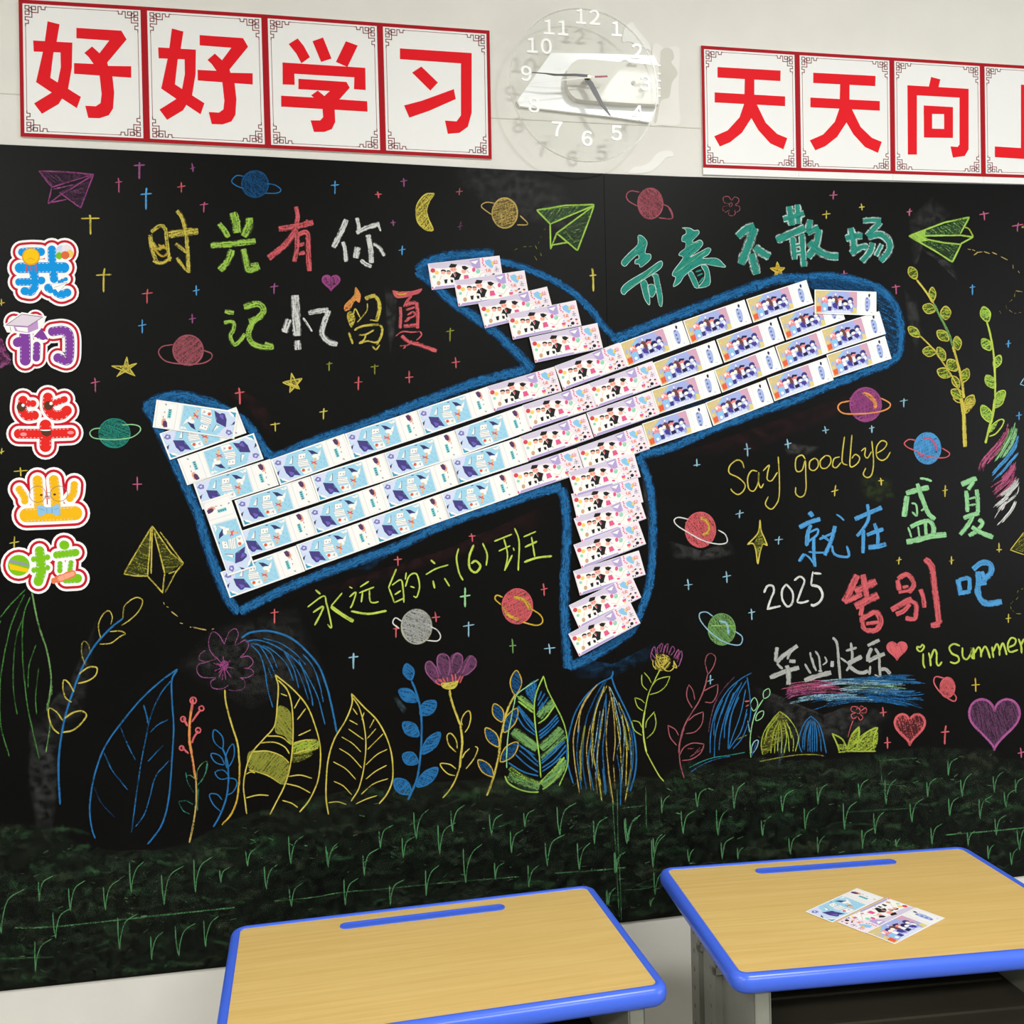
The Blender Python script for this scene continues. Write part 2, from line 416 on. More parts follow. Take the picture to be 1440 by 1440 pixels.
tufts = {'a': '165,565,110 297,605,130 445,600,130 555,525,130 693,578,165 825,525,150 932,485,65 1045,415,75 1125,512,105 1228,405,120 1385,418,100 1230,585,100 235,720,130 150,860,140 505,765,150 640,810,120 755,795,140 868,755,130 5,700,190',
 'b': '65,480,90 285,400,100 217,515,115 382,440,90 437,360,125 535,425,135 590,330,115 645,545,165 478,600,130 137,640,115 327,640,110 770,530,70 755,345,90 895,310,75 838,420,100 990,475,135 1042,345,140 1125,490,115 1188,380,115 912,565,95 1325,380,110 1275,505,90 1240,640,65 1435,480,140',
 'c': '218,345,60 338,325,65 462,330,90 290,415,80 408,420,90 422,500,75 192,485,70 310,510,45 475,500,40 625,340,75 558,422,70 652,485,70 745,315,70 702,400,75 745,480,60 835,400,95 885,290,60 938,415,75 975,315,85 895,465,70 1010,460,30 1062,375,80 1115,290,65 1130,450,70 1185,218,60 1190,355,65 1232,290,80 1252,455,50 1292,365,80 1340,275,70 1380,325,60 1347,420,70 1412,275,50 1425,470,90 1320,500,50 1398,520,60 105,440,90 65,545,70 195,620,80 38,655,60 180,660,30'}
for z, s_ in tufts.items():
    ox, oy, k = ZO[z]
    for t in s_.split():
        x, y, h = (float(q)/k for q in t.split(',')); x += ox; y += oy
        d = Draw(Y0=-.0004); dx = random.uniform(-.12, -.02)*h
        c_ = 'grass' if y > 1180 or x > 700 else 'turf'
        d.ribbon(smooth_pts([(x+dx, y-h*random.uniform(.75, 1)), (x+dx*.7, y-h*.4), (x, y)], 3), 1.9, 'grass', .74, taper=.3)
        d.ribbon(smooth_pts([(x, y), (x+h*.04, y-h*.4), (x+h*.17, y-h*.78), (x+h*random.uniform(.38, .55), y-h)], 3), 1.6, 'grass', .68, taper=.3)
        d.build('chalk_grass_tuft', board)

# ---- smears of chalk dust
for c_, P in (('white/.1', '40,1010 80,1005 85,1100 75,1170 50,1170 38,1100'), ('white/.07', '100,950 140,860 120,1000 80,1050 50,1010'), ('white/.06', '240,940 300,880 420,850 470,960 350,1000'),
              ('white/.09', '1275,310 1310,275 1340,300 1300,340 1285,390'), ('white/.1', '1270,405 1290,420 1298,470 1288,500 1276,450'), ('white/.08', '1340,370 1350,400 1310,360 1280,340'),
              ('white/.12', '940,760 985,775 1030,760 1035,780 990,790 945,785'), ('lime/.12', '1208,670 1230,665 1255,675 1260,700 1235,708 1212,700'), ('white/.1', '900,640 905,700 915,760 912,830 925,700'),
              ('blue/.15', '800,925 830,945 880,930 930,900 920,925 860,955 810,955'), ('white/.07', '640,200 800,260 840,340 700,300 640,260'), ('blue/.12', '880,560 960,600 1080,560 1230,505 1262,470 1150,560 1000,610 930,640'),
              ('white/.08', '1050,960 1100,985 1160,1010 1200,990 1260,1000 1240,1040 1100,1050'), ('maroon/.19', '390,655 450,638 560,600 700,560 690,570 560,620 420,668'), ('maroon/.19', '360,590 340,560 300,545 345,545 380,575 388,620'),
              ('maroon/.19', '395,845 500,812 640,768 760,715 785,702 780,735 640,785 500,830'), ('blue/.15', '480,802 520,790 560,775 520,803'), ('maroon/.17', '930,645 1060,600 1190,555 1260,530 1200,580 1050,640'),
              ('white/.1', '540,400 560,410 556,470 548,500 542,450'), ('lblue/.14', '1090,1020 1110,1050 1095,1080'), ('white/.12', '1100,620 1155,628 1140,640 1105,640')):
    q = c_.split('/'); d = Draw(Y0=-.0001)
    d.soft(pts_of(P), q[0], float(q[1])*(.5 if q[0] in ('white', 'lime') else 1)); d.build('chalk_smear', board)

# ---- chalk: the outline of the aeroplane
pl = Draw(Y0=-.0003)
def outline(P, w):
    Q = smooth_pts(pts_of(P), 3.2)
    pl.ribbon(Q, w, 'dblue', .62, jit=.12)
    pl.ribbon([(x+random.uniform(-1.3, 1.3), y+random.uniform(-1.3, 1.3)) for x, y in Q], w*.72, 'blue', .66, jit=.35)
for P, w in (('203,572 212,567 227,559 255,556 282,562 307,571 340,590 355,606 372,632 384,644', 13), ('384,644 450,617 500,601 560,578', 13), ('560,578 610,560 660,541 710,527 745,519', 14),
             ('748,520 722,492 690,462 640,427 602,392 588,382', 14), ('588,382 600,370 620,363 650,359 695,358', 15), ('702,367 735,376 772,391 805,411 830,434 847,457 867,477', 10), ('862,479 918,456 977,434 1035,412 1093,393 1137,391', 14),
             ('1137,389 1165,388 1195,392 1220,399 1236,406 1252,420 1263,440 1267,467 1264,497 1250,511', 11), ('1250,510 1210,526 1169,541 1122,561 1064,581 1006,602 947,628 900,641', 12),
             ('898,641 907,662 915,690 918,720 918,760 916,800 910,835 897,870 887,890', 11), ('887,888 850,913 825,927 800,938', 13), ('799,940 796,900 794,860 794,820 796,780 797,740 795,710 790,686', 13),
             ('790,684 750,695 700,712 650,728 600,748', 13), ('600,748 560,768 500,790 430,816 380,838 337,860', 13), ('335,862 320,840 305,806 292,770 278,722 257,675 237,632 218,592 205,570', 14)):
    outline(P, w)
pl.fill(pts_of('1140,393 1195,394 1236,408 1258,432 1264,470 1258,500 1244,505 1236,440 1230,412 1142,406'), 'blue', .36)
pl.fill(pts_of('1100,392 1160,392 1200,397 1230,410 1142,407 1130,396'), 'dblue', .5)
pl.fill(pts_of('592,376 640,362 695,360 700,366 605,372 600,400'), 'dblue', .55)
pl.fill(pts_of('208,572 250,560 300,570 330,585 222,566 226,604'), 'blue', .5)
pl.fill(pts_of('840,905 870,890 898,870 899,880 880,900 830,925'), 'dblue', .5)
pl.build('chalk_aeroplane_outline', board, 'thick blue chalk outline of an aeroplane flying up to the right')

# ---- chalk sparkles: x, top, bar, bottom, half width, colour
SP = '''196 228 232 252 8 mauve|167 250 256 271 5 pink|271 229 236 242 4 mauve|205.5 264 273 295 8 sky|255 256 262 271 6 coral|287 284 287 299 6 pink|127 302 307 330 13 yellow|146 377 387 411 11 yellow|207 406 413 427 8 coral
276 401 409 416 5 sky|270.5 441 448 455 5 mauve|200 449 457 469 6 sky|134 531 538 552 6.5 pink|471 254 260 273 6 sky|532 269 273 279 5 coral|553 309 313 318 4 mauve|385.5 398 403 414 6 mauve|568 250 255 263 5 mauve|646 264 270 275 5 rose
647 311 318 324 4 dmauve|565.5 345 351 359 5 sky|633 461 466 481 6 olive|641 502 509 518 6 coral|834 377 387 410 5 yellow|1172 268 274 281 6 pink|1212 286 291 296 4 yellow|1162 296 301 308 6 yellow
1279 293 297 304 4 pink|1384 297 301 310 7 pink|1431 313 317 326 8 pink|1187 380 385 390 5 pink|1260 400 404 414 6 pink|1367.5 400 404 415 4 sky|1418 478 483 489 4 sky|337 545 552 569 7 coral|463 509 511 522 4.5 olive
527 512 516 527 6 olive|504 529 538 549 6 coral|455 574 579 590 6 yellow|387 594 597 607 7 yellow|575.5 521 531 539 6 coral|29 657 662 670 10 yellow|20 754 763 772 7 yellow|193 670 681 690 7 pink|386 856 862 877 6 coral|559.5 782 787 796 6 coral
613 860 868 875 6 coral|497 918 924 941 7 lblue|557 879 884 897 5 coral|664 750 754 762 5 coral|654 826 838 854 7.5 mint|659 874 880 896 8 lblue|765 820 828 838 5 coral|721 898 908 919 5 green|773 905 912 920 8 lblue|1051 623 631 642 5 lblue
1108 617 624 631 5 lblue|1161 599 605 610 5 lblue|1226 598 602 609 4 lblue|1271 560 564 573 6 lblue|1040 717 722 729 6 lblue|1095 754 759 766 6 lblue|1022 803 810 820 6 lblue|1174 682 690 698 5 yellow|1239 672 676 683 4 yellow
1264 783 788 794 4 yellow|980 645 654 656 5 lblue|1329 682 690 699 4 yellow|1405 763 773 777 4 yellow|1338 782 788 794 4 yellow|1433 579 584 591 4.5 sky|968 814 822 830 6 lblue|1057 856 861 872 5 lblue|1418 863 870 876 4 yellow
1372 953 963 973 6 gold|1242 994 1002 1008 5 coral|1248 1036 1044 1053 5 coral|1329 1020 1029 1047 6 coral|1436 1051 1058 1066 5 pink|999 949 957 963 4.5 lblue|2 420 427 430 5 yellow|2 630 636 639 4 yellow'''
for t in SP.replace('\n', '|').split('|'):
    x, y0, yc, y1, hw, c_ = t.split(); x, y0, yc, y1, hw = map(float, (x, y0, yc, y1, hw))
    d = Draw(); wv = 3.0 if (y1-y0) > 22 else 2.2; dx = random.uniform(-1.5, 1.5)
    d.ribbon(smooth_pts([(x+dx, y0), (x, yc), (x-dx*.3, y1)], 2.5), wv, c_, .85, taper=.35)
    d.ribbon(smooth_pts([(x-hw, yc+random.uniform(0, 1.5)), (x+hw, yc-random.uniform(0, 1.8))], 2.5), wv*.8, c_, .8, taper=.5)
    d.build('chalk_sparkle', board)

# ---- chalk planets
def planet(label, zoom, body, colour, cov, ring, rc, rw, extra='', rimw=10):
    d = Draw(); d.run(zoom, 'E %s/%s: %s' % (colour, cov, body)); 
    (cx, cy), (rx, ry) = pts_of(' '.join(body.split()[:2]))
    ox, oy, z = ZO[zoom]; cx, cy, rx, ry = ox+cx/z, oy+cy/z, rx/z, ry/z
    for i in range(9):          # scribbled shading
        t = -.85+1.7*i/8; h = math.sqrt(1-t*t)*.92
        d.ribbon(smooth_pts([(cx+rx*(t-.25*h), cy-ry*h*.9), (cx+rx*t*.8, cy), (cx+rx*(t*.9+.2*h), cy+ry*h*.9)], 2.5), rx*.2, colour, cov*.75, jit=.3)
    Q = d.ell(cx, cy, rx, ry); d.ribbon(smooth_pts(Q, 2.5, True), rimw/z, colour, .8, taper=1)
    if extra: d.run(zoom, extra)
    d.run(zoom, ring, colour=rc, cov=.88, w=rw)
    return d.build('chalk_planet', board, label)
planet('dark blue chalk planet at the top beside the yellow character', 'F', '635,155 74,74', 'dblue', .5, ': 570,112 530,108 503,140 530,165 575,182; : 700,152 750,162 780,188 758,206 690,207', 'blue', 7)
planet('rose red chalk planet left of the green character', 'F', '258,1090 84,84', 'rose', .62, ': 172,1058 112,1070 92,1105 130,1150 220,1167 330,1165 385,1140 390,1110 345,1090', 'rose', 8)
planet('teal chalk planet beside the tail of the aeroplane', 'J', '965,1135 132,122', 'teal', .55, ': 850,1092 790,1100 758,1132 785,1172 880,1187 1000,1187 1110,1170 1180,1120 1178,1080 1120,1062 1030,1066', 'mint', 11)
planet('dim yellow chalk planet above the wing', 'G', '680,318 70,84', 'tan', .45, ': 622,263 575,258 548,282 606,328; S: 765,332 808,380 748,385', 'tan', 7)
planet('dark pink chalk planet under the clock', 'H', '262,222 84,103', 'rose', .6, ': 188,145 130,137 100,165 115,205 178,240; : 345,225 390,250 413,300 400,325 318,318; :378,235 405,290 412,320', 'rose', 9)
planet('purple chalk planet with orange ring under the nose', 'Q', '1225,648 74,80', 'magenta', .7, ': 1150,630 1105,640 1092,665 1120,690 1200,692 1290,682 1335,665 1342,642 1298,616', 'orange', 8, 'G orange/.65: 1205,590 1240,592 1275,625 1280,660 1262,670 1262,640 1230,610')
planet('light blue chalk planet with red ring right of the English words', 'S', '625,422 112,132', 'sky', .72, ': 528,355 470,348 430,380 460,415 530,445 600,480 690,500 780,500 812,465 748,420', 'coral', 11, 'pink/.7 24: 590,335 650,345 690,390 700,440\npink/.5 18: 540,460 580,495 640,500\nsky/.9 10: 655,400 650,440 635,470')
planet('coral chalk planet with white ring beside the lower wing', 'U', '390,270 128,148', 'coral', .66, ': 288,182 205,165 168,190 195,235 290,295 400,355 500,385 575,390 617,370 600,310 540,272', 'white', 12, 'gold/.6 26: 390,170 440,190 465,240 455,285 410,315\nS coral/.9 10: 370,200 375,260')
planet('green chalk planet with pale blue ring near the year', 'U', '570,1110 114,132', 'green', .6, ': 495,1000 440,965 385,975 388,1030 450,1110 530,1180 620,1228 722,1240 742,1175 680,1125', 'lblue', 11, 'lblue/.7 22: 545,1040 600,1050 620,1090 625,1150\nlime/.7 8: 480,1080 560,1080 680,1082')
planet('orange red chalk planet with yellow ring under the aeroplane', 'O', '510,690 84,97', 'coral', .66, ': 418,682 385,650 395,628 428,640; : 590,705 640,740 652,778 618,797 540,780', 'gold', 9, 'gold/.6 22: 490,640 540,650 575,690 580,710\ngold/.55 18: 430,690 450,730 490,755 520,765')
planet('grey chalk planet with white ring under the handwriting', 'Y', '183,5 84,96', 'grey', .6, ': 262,5 300,25 318,60 300,85 240,82; : 100,-25 65,-45 50,-15 85,15', 'white', 8, 'O yellow/.3 6: 183,5 88,98')
planet('small coral chalk planet right of the rainbow stroke', 'T', '1053,672 36,50', 'coral', .7, ': 1035,625 992,618 985,650 1020,700 1082,742 1097,722 1072,690', 'coral', 8)
art('chalk_planet', 'blurred purple chalk ball cut off at the left edge', 'J', '''
G magenta/.4: -70,420 0,330 30,370 60,450 90,510 60,560 0,580 -70,560
mauve/.6 26: 0,400 30,470 90,520; 0,580 40,550 95,545''')

# ---- chalk stars, hearts, moon
art('chalk_star', 'yellow chalk star left of the tail', 'J', '''
S yellow/.85 12: 940,568 1070,570 1155,545; 1070,490 1045,580 985,660; 1070,490 1085,580 1140,655; 940,568 1140,650; 1155,545 1080,600 985,655
F yellow/.5: 1065,510 1090,565 1140,560 1095,595 1120,645 1060,610 1000,640 1030,590 980,570 1045,560''')
art('chalk_star', 'yellow chalk star under the green character', 'L', '''
S yellow/.85 8: 790,230 900,208; 840,178 830,290; 840,178 885,270; 790,232 880,268; 900,210 832,285
F yellow/.5: 840,180 855,215 900,210 865,238 880,268 848,255 832,288 828,248 792,232 830,220''')
art('chalk_star', 'yellow chalk star above the fuselage', 'H', '''
S yellow/.9 10: 1070,658 1170,655; 1118,615 1100,720; 1118,615 1160,722; 1070,658 1158,715; 1170,655 1098,718
F gold/.7: 1118,620 1135,650 1168,655 1140,675 1155,715 1118,690 1100,715 1102,675 1072,658 1108,650''')
art('chalk_star', 'small yellow chalk star at the right edge', 'I', 'S yellow/.8 7: 1425,280 1440,290; 1425,290 1440,275')
art('chalk_star', 'four pointed yellow chalk star beside the coral planet', 'U', '''
yellow/.9 13: 893,185 885,270 860,320 785,395; 893,185 900,270 925,330 955,405; 785,395 830,385 855,430 872,555; 955,405 920,390 895,450 875,560
G olive/.5: 890,250 912,330 930,380 905,420 880,500 865,440 840,390 870,330''')
art('chalk_flower', 'small pink chalk flower outline under the right poster', 'H', '''
rose/.7 6: 800,225 760,215 755,180 790,175 810,200 830,178 858,190 855,215 835,232 862,240 865,265 840,280 830,265 835,290 815,305 790,295 795,265 770,280 750,262 755,242 790,238
rose/.7 5: 800,245 795,230 808,215 815,230 805,245''')
art('chalk_moon', 'yellow chalk crescent moon under the left poster', 'G', '''
G yellow/.55: 285,208 240,210 195,255 180,310 190,370 230,410 270,418 275,400 250,350 240,300 255,250
yellow/.8 8: 283,208 235,212 192,258 180,315 192,372 232,412 272,417 273,400 250,350 240,300 257,250 283,212
yellow/.5 8: 210,260 225,320; 230,240 215,300; 205,330 240,380; 225,350 255,400''')
def heart(zoom, cx, cy, r, ry=None):
    ry = ry or r; P = []
    for i in range(28):
        t = 2*math.pi*i/28
        P.append((cx+r*(math.sin(t)**3), cy-ry*(13*math.cos(t)-5*math.cos(2*t)-2*math.cos(3*t)-math.cos(4*t))/16))
    return P
def heart_art(label, zoom, cx, cy, rx, ry, colour, cov, rim, w):
    d = Draw(); ox, oy, z = ZO[zoom]
    P = [(ox+x/z, oy+y/z) for x, y in heart(zoom, cx, cy, rx, ry)]
    d.fill(P, colour, cov, ang=1.3); d.ribbon(smooth_pts(P, 2.2, True), w/z, rim, .85, taper=1)
    d.build('chalk_heart', board, label)
heart_art('small purple chalk heart between the two lines of characters', 'F', 1062, 705, 48, 46, 'magenta', .55, 'magenta', 12)
heart_art('solid red chalk heart before the word in', 'T', 797, 480, 50, 50, 'coral', .9, 'coral', 9)
heart_art('red chalk heart with dark middle above the meadow', 'T', 862, 872, 76, 86, 'coral', .35, 'coral', 14)
heart_art('large purple chalk heart at the right edge', 'T', 1290, 838, 128, 142, 'dmauve', .62, 'hpink', 14)

# ---- chalk paper planes
art('chalk_paper_plane', 'purple chalk paper plane in the top left corner', 'E', '''
F dmauve/.42: 268,100 630,122 350,208
F dmauve/.42: 630,125 400,243 545,345
S magenta/.7 11: 262,98 450,105 635,122; 262,98 350,208 325,320; 350,208 630,122; 325,320 400,265 630,125; 325,315 450,290; 400,243 545,348; 545,348 630,125
S mauve/.5 12: 268,95 350,195; 360,220 500,190''')
art('chalk_paper_plane', 'bright green chalk paper plane above the wing', 'G', '''
F green/.32: 862,302 1180,272 938,378
F green/.25: 1180,275 980,430 1088,528
S lime/.85 10: 858,302 1020,275 1182,270; 858,302 935,380 937,522; 935,380 1182,275; 937,522 972,432 1182,275; 937,500 1040,482; 972,432 1088,530; 1088,530 1160,340 1182,272
lime/.4 8: 870,300 1100,280; 1020,420 1070,480''')
art('chalk_paper_plane', 'green chalk paper plane near the right edge', 'I', '''
F green/.38: 662,345 1072,218 1010,330
F green/.3: 662,345 1010,400 958,520
S lime/.85 13: 662,345 900,255 1072,218; 1072,218 1010,330; 662,345 1010,340 1098,352; 662,345 900,390 1015,402; 662,345 830,440 958,522; 958,520 1018,395 1098,352
leaf/.8 11: 1040,285 1070,300 1098,352
F lime/.8: 662,345 780,300 770,345 800,375 740,385''')
art('chalk_paper_plane', 'yellow chalk paper plane left of the aeroplane tail', 'K', '''
F olive/.36: 1285,600 1245,1020 1045,1003
F olive/.36: 1310,620 1440,820 1545,908 1440,985 1390,1000
S yellow/.65 15: 1285,598 1160,800 1045,1003; 1045,1003 1140,1018 1245,1020; 1275,610 1262,800 1245,1020; 1245,1020 1375,1165; 1300,640 1390,1000 1370,1165; 1285,598 1380,735 1440,820 1548,912; 1285,600 1275,1000''')
art('chalk_paper_plane', None, 'P', '''
S yellow/.6 2.5: 225,748 240,768 258,792; 258,792 247,805 232,833; 247,803 237,807''')
art('chalk_paper_plane', 'yellow chalk paper plane cut off at the right edge', 'S', 'S yellow/.85 9: 1440,1130 1325,1280 1440,1320\nF olive/.35: 1440,1140 1335,1275 1440,1300')
art('chalk_paper_plane', 'pale blue corner of a chalk paper plane at the right edge', 'I', 'S lblue/.8 8: 1440,1305 1415,1345 1440,1355')
art('chalk_dashed_trail', 'dashed chalk trail behind the green paper plane', 'I', '''
S tan/.8 8: 1060,432 1080,437; 1090,437 1110,445; 1120,455 1160,452; 1170,450 1210,465; 1100,475 1130,455; 1225,455 1258,470; 1285,485 1330,508; 1365,540 1367,565; 1400,580 1410,595
S tan/.6 6: 1375,760 1380,725; 1385,715 1430,722; 1340,790 1360,775; 1315,810 1325,835; 1340,845 1360,860; 1375,865 1390,868; 1400,865 1420,860; 1275,850 1285,868''')
art('chalk_dashed_trail', 'dashed yellow chalk trail under the yellow paper plane', 'P', '''
S tan/.8 2.2: 230,847 231,850; 234,853 237,854; 241,860 250,867; 253,876 257,877; 267,882 269,882; 271,882 280,884 290,886; 298,885 301,884''')
art('chalk_dashed_trail', None, 'G', 'S olive/.6 7: 733,528 750,518; 785,508 800,506; 815,508 830,505; 880,450 885,455; 850,500 860,520; 880,540 885,560; 845,560 860,585; 872,480 868,490; 900,412 912,408')
art('chalk_dashed_trail', None, 'T', 'S olive/.75 6: 1425,175 1435,172; 1405,195 1412,180; 1410,215 1400,228; 1385,235 1372,250; 1372,262 1375,275; 1382,282 1392,292; 1400,298 1425,300')

# ---- chalk handwriting
def word(label, items):
    d = Draw()
    for zoom, text, kw in items: d.run(zoom, text, **kw)
    return d.build('chalk_lettering', board, label)
B = dict(cov=.72)
word('yellow chalk character 时', [('F', '''
22: 45,440 55,520 85,605
20: 50,425 100,390 130,410 138,480 152,590
18: 45,470 90,520 125,500; 60,585 110,600 165,568
gold/.6 16: 60,510 110,560 150,540; 90,495 135,520
38: 148,440 230,428 315,420
22: 195,305 222,340 245,420 255,540 262,655
18: 188,490 225,520 248,540; 195,570 230,620 260,650''', dict(colour='yellow', cov=.62))])
word('green chalk character 光', [('F', '''
28: 432,378 462,415 485,455
44: 510,315 528,370 535,430
42: 602,345 600,395 570,450
32: 385,500 450,497 550,487 638,475
34: 505,525 480,590 435,640
32: 568,520 585,590 600,640 660,620
20: 610,610 655,605''', dict(colour='lime', cov=.66))])
word('red chalk character 有', [('F', '''
22: 865,282 875,340 862,395
30: 768,408 860,395 962,372
32: 870,410 800,500 710,572
24: 872,440 870,510 855,592
28: 872,440 928,432 934,540 940,645
20: 880,500 912,490; 880,548 915,540
18: 920,360 960,385''', dict(colour='coral', cov=.66))])
word('white chalk character 你', [('F', '''
28: 1148,355 1112,440 1075,512
22: 1128,480 1140,520 1147,592
20: 1208,345 1218,400 1210,430
24: 1205,430 1265,400 1335,380
14: 1325,380 1342,420
28: 1270,440 1285,520 1288,600
20: 1290,620 1255,605 1230,582
30: 1212,510 1200,572
18: 1300,490 1335,515 1362,560''', dict(colour='white', cov=.7))])
word('green chalk character 记', [('F', '''
24: 465,870 515,880
22: 460,935 510,932 515,970 495,1010 520,1060 555,1030 578,998
32: 572,848 650,830 682,865 650,910 600,928
30: 640,905 598,990 620,1050 680,1072 740,1072
22: 690,1050 735,1065''', dict(colour='lime', cov=.66))])
word('white chalk character 忆', [('F', '''
42: 860,780 865,900 872,1010
34: 872,1035 876,1088
36: 825,915 800,990
14: 905,908 930,945 955,985
26: 935,880 1000,868 1048,862
28: 1050,865 1022,940 1012,1000 1050,1042 1098,1058''', dict(colour='white', cov=.68))])
word('yellow and orange chalk character 留', [('n', '''
G orange/.72: 240,130 300,210 310,260 290,345 240,310 200,370 170,430 95,455 88,380 160,300 220,230
gold/.5 22: 240,140 230,250 110,380
G yellow/.55: 150,460 195,470 235,560 185,680 130,570 125,500
20: 160,460 130,540 185,670; 205,540 235,425 300,545
18: 400,350 395,440 340,520 260,610
52: 370,290 440,260 510,245
50: 505,255 555,330 560,450 530,575
22: 435,575 545,590
38: 150,745 175,820 200,900
38: 225,715 300,670 420,645 560,640
38: 570,640 600,700 580,810 520,910
26: 280,780 380,770 490,710; 380,780 350,850 285,890
28: 285,895 400,860 500,880 560,860
24: 465,925 515,975 565,910''', dict(colour='yellow', cov=.66))])
word('red chalk character 夏', [('n', '''
G coral/.8: 738,175 830,190 1000,185 1140,150 1100,215 1020,240 920,270 800,280 755,235
gold/.7 34: 790,215 860,225 930,215
40: 1000,240 930,330 890,400
42: 845,400 850,520 840,690
46: 905,380 980,350 1060,335
46: 1065,335 1080,480 1075,690
34: 920,440 1040,400; 940,510 1020,470 1040,520 930,560; 900,600 970,560
44: 890,660 980,655 1070,640
22: 780,795 870,735 1000,740 1110,730
24: 1110,730 1130,780 1060,850
50: 860,790 960,870 1100,910 1200,950 1335,995
26: 1000,870 930,920 840,925; 920,930 885,965''', dict(colour='coral', cov=.7))])
def outlined(label, zoom, strokes):
    d = Draw(); L_ = [l.strip() for l in strokes.strip().splitlines()]
    for dw, c_, cv in ((13, 'tealo', .74), (-1, 'board', 1), (-2, 'teal', .9)):
        if c_ == 'board': continue
        for l in L_:
            h, _, r = l.partition(':'); d.run(zoom, 'S %s/%s %s: %s' % (c_, cv, float(h)+dw, r) if len(pts_of(r.split(';')[0])) < 3 else '%s/%s %s: %s' % (c_, cv, float(h)+dw, r))
    d.build('chalk_lettering', board, label)
def contour(label, zoom, polys, inner=''):
    d = Draw(); ox, oy, z = ZO[zoom]
    for l in polys.strip().splitlines():
        P = smooth_pts([(ox+x/z, oy+y/z) for x, y in pts_of(l)], 2.2, True); d.fill(P, 'teal', .92, ang=-.7)
    for l in polys.strip().splitlines():
        P = smooth_pts([(ox+x/z, oy+y/z) for x, y in pts_of(l)], 2.2, True); d.ribbon(P, 9/z, 'tealo', .8, taper=1)
    if inner: d.run(zoom, inner)
    return d.build('chalk_lettering', board, label)
contour('teal outlined chalk character 青', 'q', '''
315,440 350,432 395,465 425,520 405,600 405,648 460,655 468,705 420,760 345,812 328,775 278,768 288,722 325,708 312,662 240,720 160,800 118,750 200,650 310,540
600,742 605,785 560,845 350,980 200,1090 150,1138 115,1110 122,1055 200,980 400,860 560,748
345,980 405,965 440,1060 455,1255 400,1200 368,1100
480,905 548,895 575,1000 605,1160 598,1275 565,1255 540,1130 512,1000 500,930
430,1035 490,1015 530,1060 518,1125 480,1170 448,1130''', 'mint/.5 10: 180,730 300,600; 200,1060 400,930 540,800; 330,470 380,560')
contour('teal outlined chalk character 春', 'q', '''
840,342 930,345 985,375 1030,370 1040,412 962,500 990,512 1055,487 1088,530 1040,600 935,690 1060,625 1150,580 1183,602 1150,660 1090,705 1250,705 1335,775 1350,810 1200,790 1090,775 960,840 865,920 810,1000 735,1040 765,935 725,910 742,850 850,700 802,668 822,630 880,580 880,515 838,500 845,442 888,410 880,360
915,882 960,865 1025,990 1040,1058 990,1050 950,970
1070,795 1130,790 1165,870 1168,1018 1050,1058 1040,1040 1100,960 1110,875''', 'teal/.9 24: 1000,865 1070,845; 1020,915 1085,885; 1040,1000 1100,930\nmint/.5 10: 760,880 900,780 1120,620; 900,560 1040,510')
outlined('teal outlined chalk character 不', 'H', '''
40: 850,445 910,395 965,372
44: 965,385 925,500 872,632
42: 945,560 962,630 980,700
38: 965,515 1010,550 1068,582''')
outlined('teal outlined chalk character 散', 'H', '''
34: 1200,240 1218,370
30: 1255,228 1262,360
30: 1158,328 1230,310 1300,288
40: 1112,468 1200,432 1305,385
30: 1222,450 1236,600
30: 1285,430 1292,560 1300,648
18: 1235,510 1280,500; 1235,560 1285,550
34: 1342,330 1325,420
34: 1320,420 1398,382
36: 1400,395 1380,500 1325,588
38: 1335,480 1400,545 1470,575 1532,580''')
outlined('teal outlined chalk character 场', 'I', '''
34: 235,362 300,345 350,345
34: 270,290 288,380 292,465
30: 270,465 340,420 385,420
26: 352,243 420,238 475,240
30: 470,250 425,300 380,345
34: 385,350 470,335 530,385 525,450 470,515
30: 420,390 400,450 345,518
22: 480,400 440,480''')
LG = dict(colour='ylime', cov=.9, w=10)
word('thin green chalk character 永', [('M', '''
12: 655,758 682,782
: 610,855 700,792 715,830 728,880 745,970 722,952
12: 640,885 695,852 690,880 650,958
: 805,775 742,850
18: 742,852 800,895 868,935''', LG)])
word('thin green chalk character 远', [('M', '''
: 845,740 862,750; 905,742 955,710; 900,775 985,742; 920,772 912,828; 958,760 962,820 985,830 1010,824; 845,798 882,772 862,840 850,860
14: 855,878 950,893 1055,876''', LG)])
word('thin green chalk character 的', [('M', '''
: 1110,640 1088,690 1065,748; 1068,748 1100,832; 1085,732 1135,702 1148,760 1152,830; 1100,785 1135,762; 1102,828 1152,805; 1165,660 1160,700; 1160,740 1182,680 1222,668 1240,735 1225,798 1205,792; 1188,738 1212,746''', LG)])
word('thin green chalk character 六', [('M', '12: 1303,590 1328,612\n: 1275,672 1330,640 1402,617\n12: 1315,705 1325,750\n: 1380,692 1408,738', LG)])
word('thin green chalk (6) in brackets', [('O', ': 180,365 168,420 182,500 205,545; 315,335 340,400 335,462\n14: 265,345 240,410 242,475 275,500 302,465 275,435 250,450', LG)])
word('thin green chalk character 班', [('O', ': 380,325 430,305 480,285; 405,380 470,350; 435,312 455,400 440,490\n12: 437,490 482,402\n: 487,360 492,378; 495,250 520,330 515,490; 545,300 615,270\n12: 552,358 622,325\n: 590,300 608,412\n14: 548,442 620,418 705,408', LG)])
YL = dict(colour='yellow', cov=.92, w=10)
word('yellow chalk handwriting Say', [('R', ''': 232,492 215,445 180,435 132,475 128,525 190,558 238,605 228,650 190,677 150,655 138,635
: 325,515 285,510 257,560 265,635 300,652 330,595 335,520 333,590 350,630 370,600
: 365,512 408,470 398,520 395,570 425,580 467,520; 472,410 480,560 478,690 455,750 420,780 382,745 402,690''', YL)])
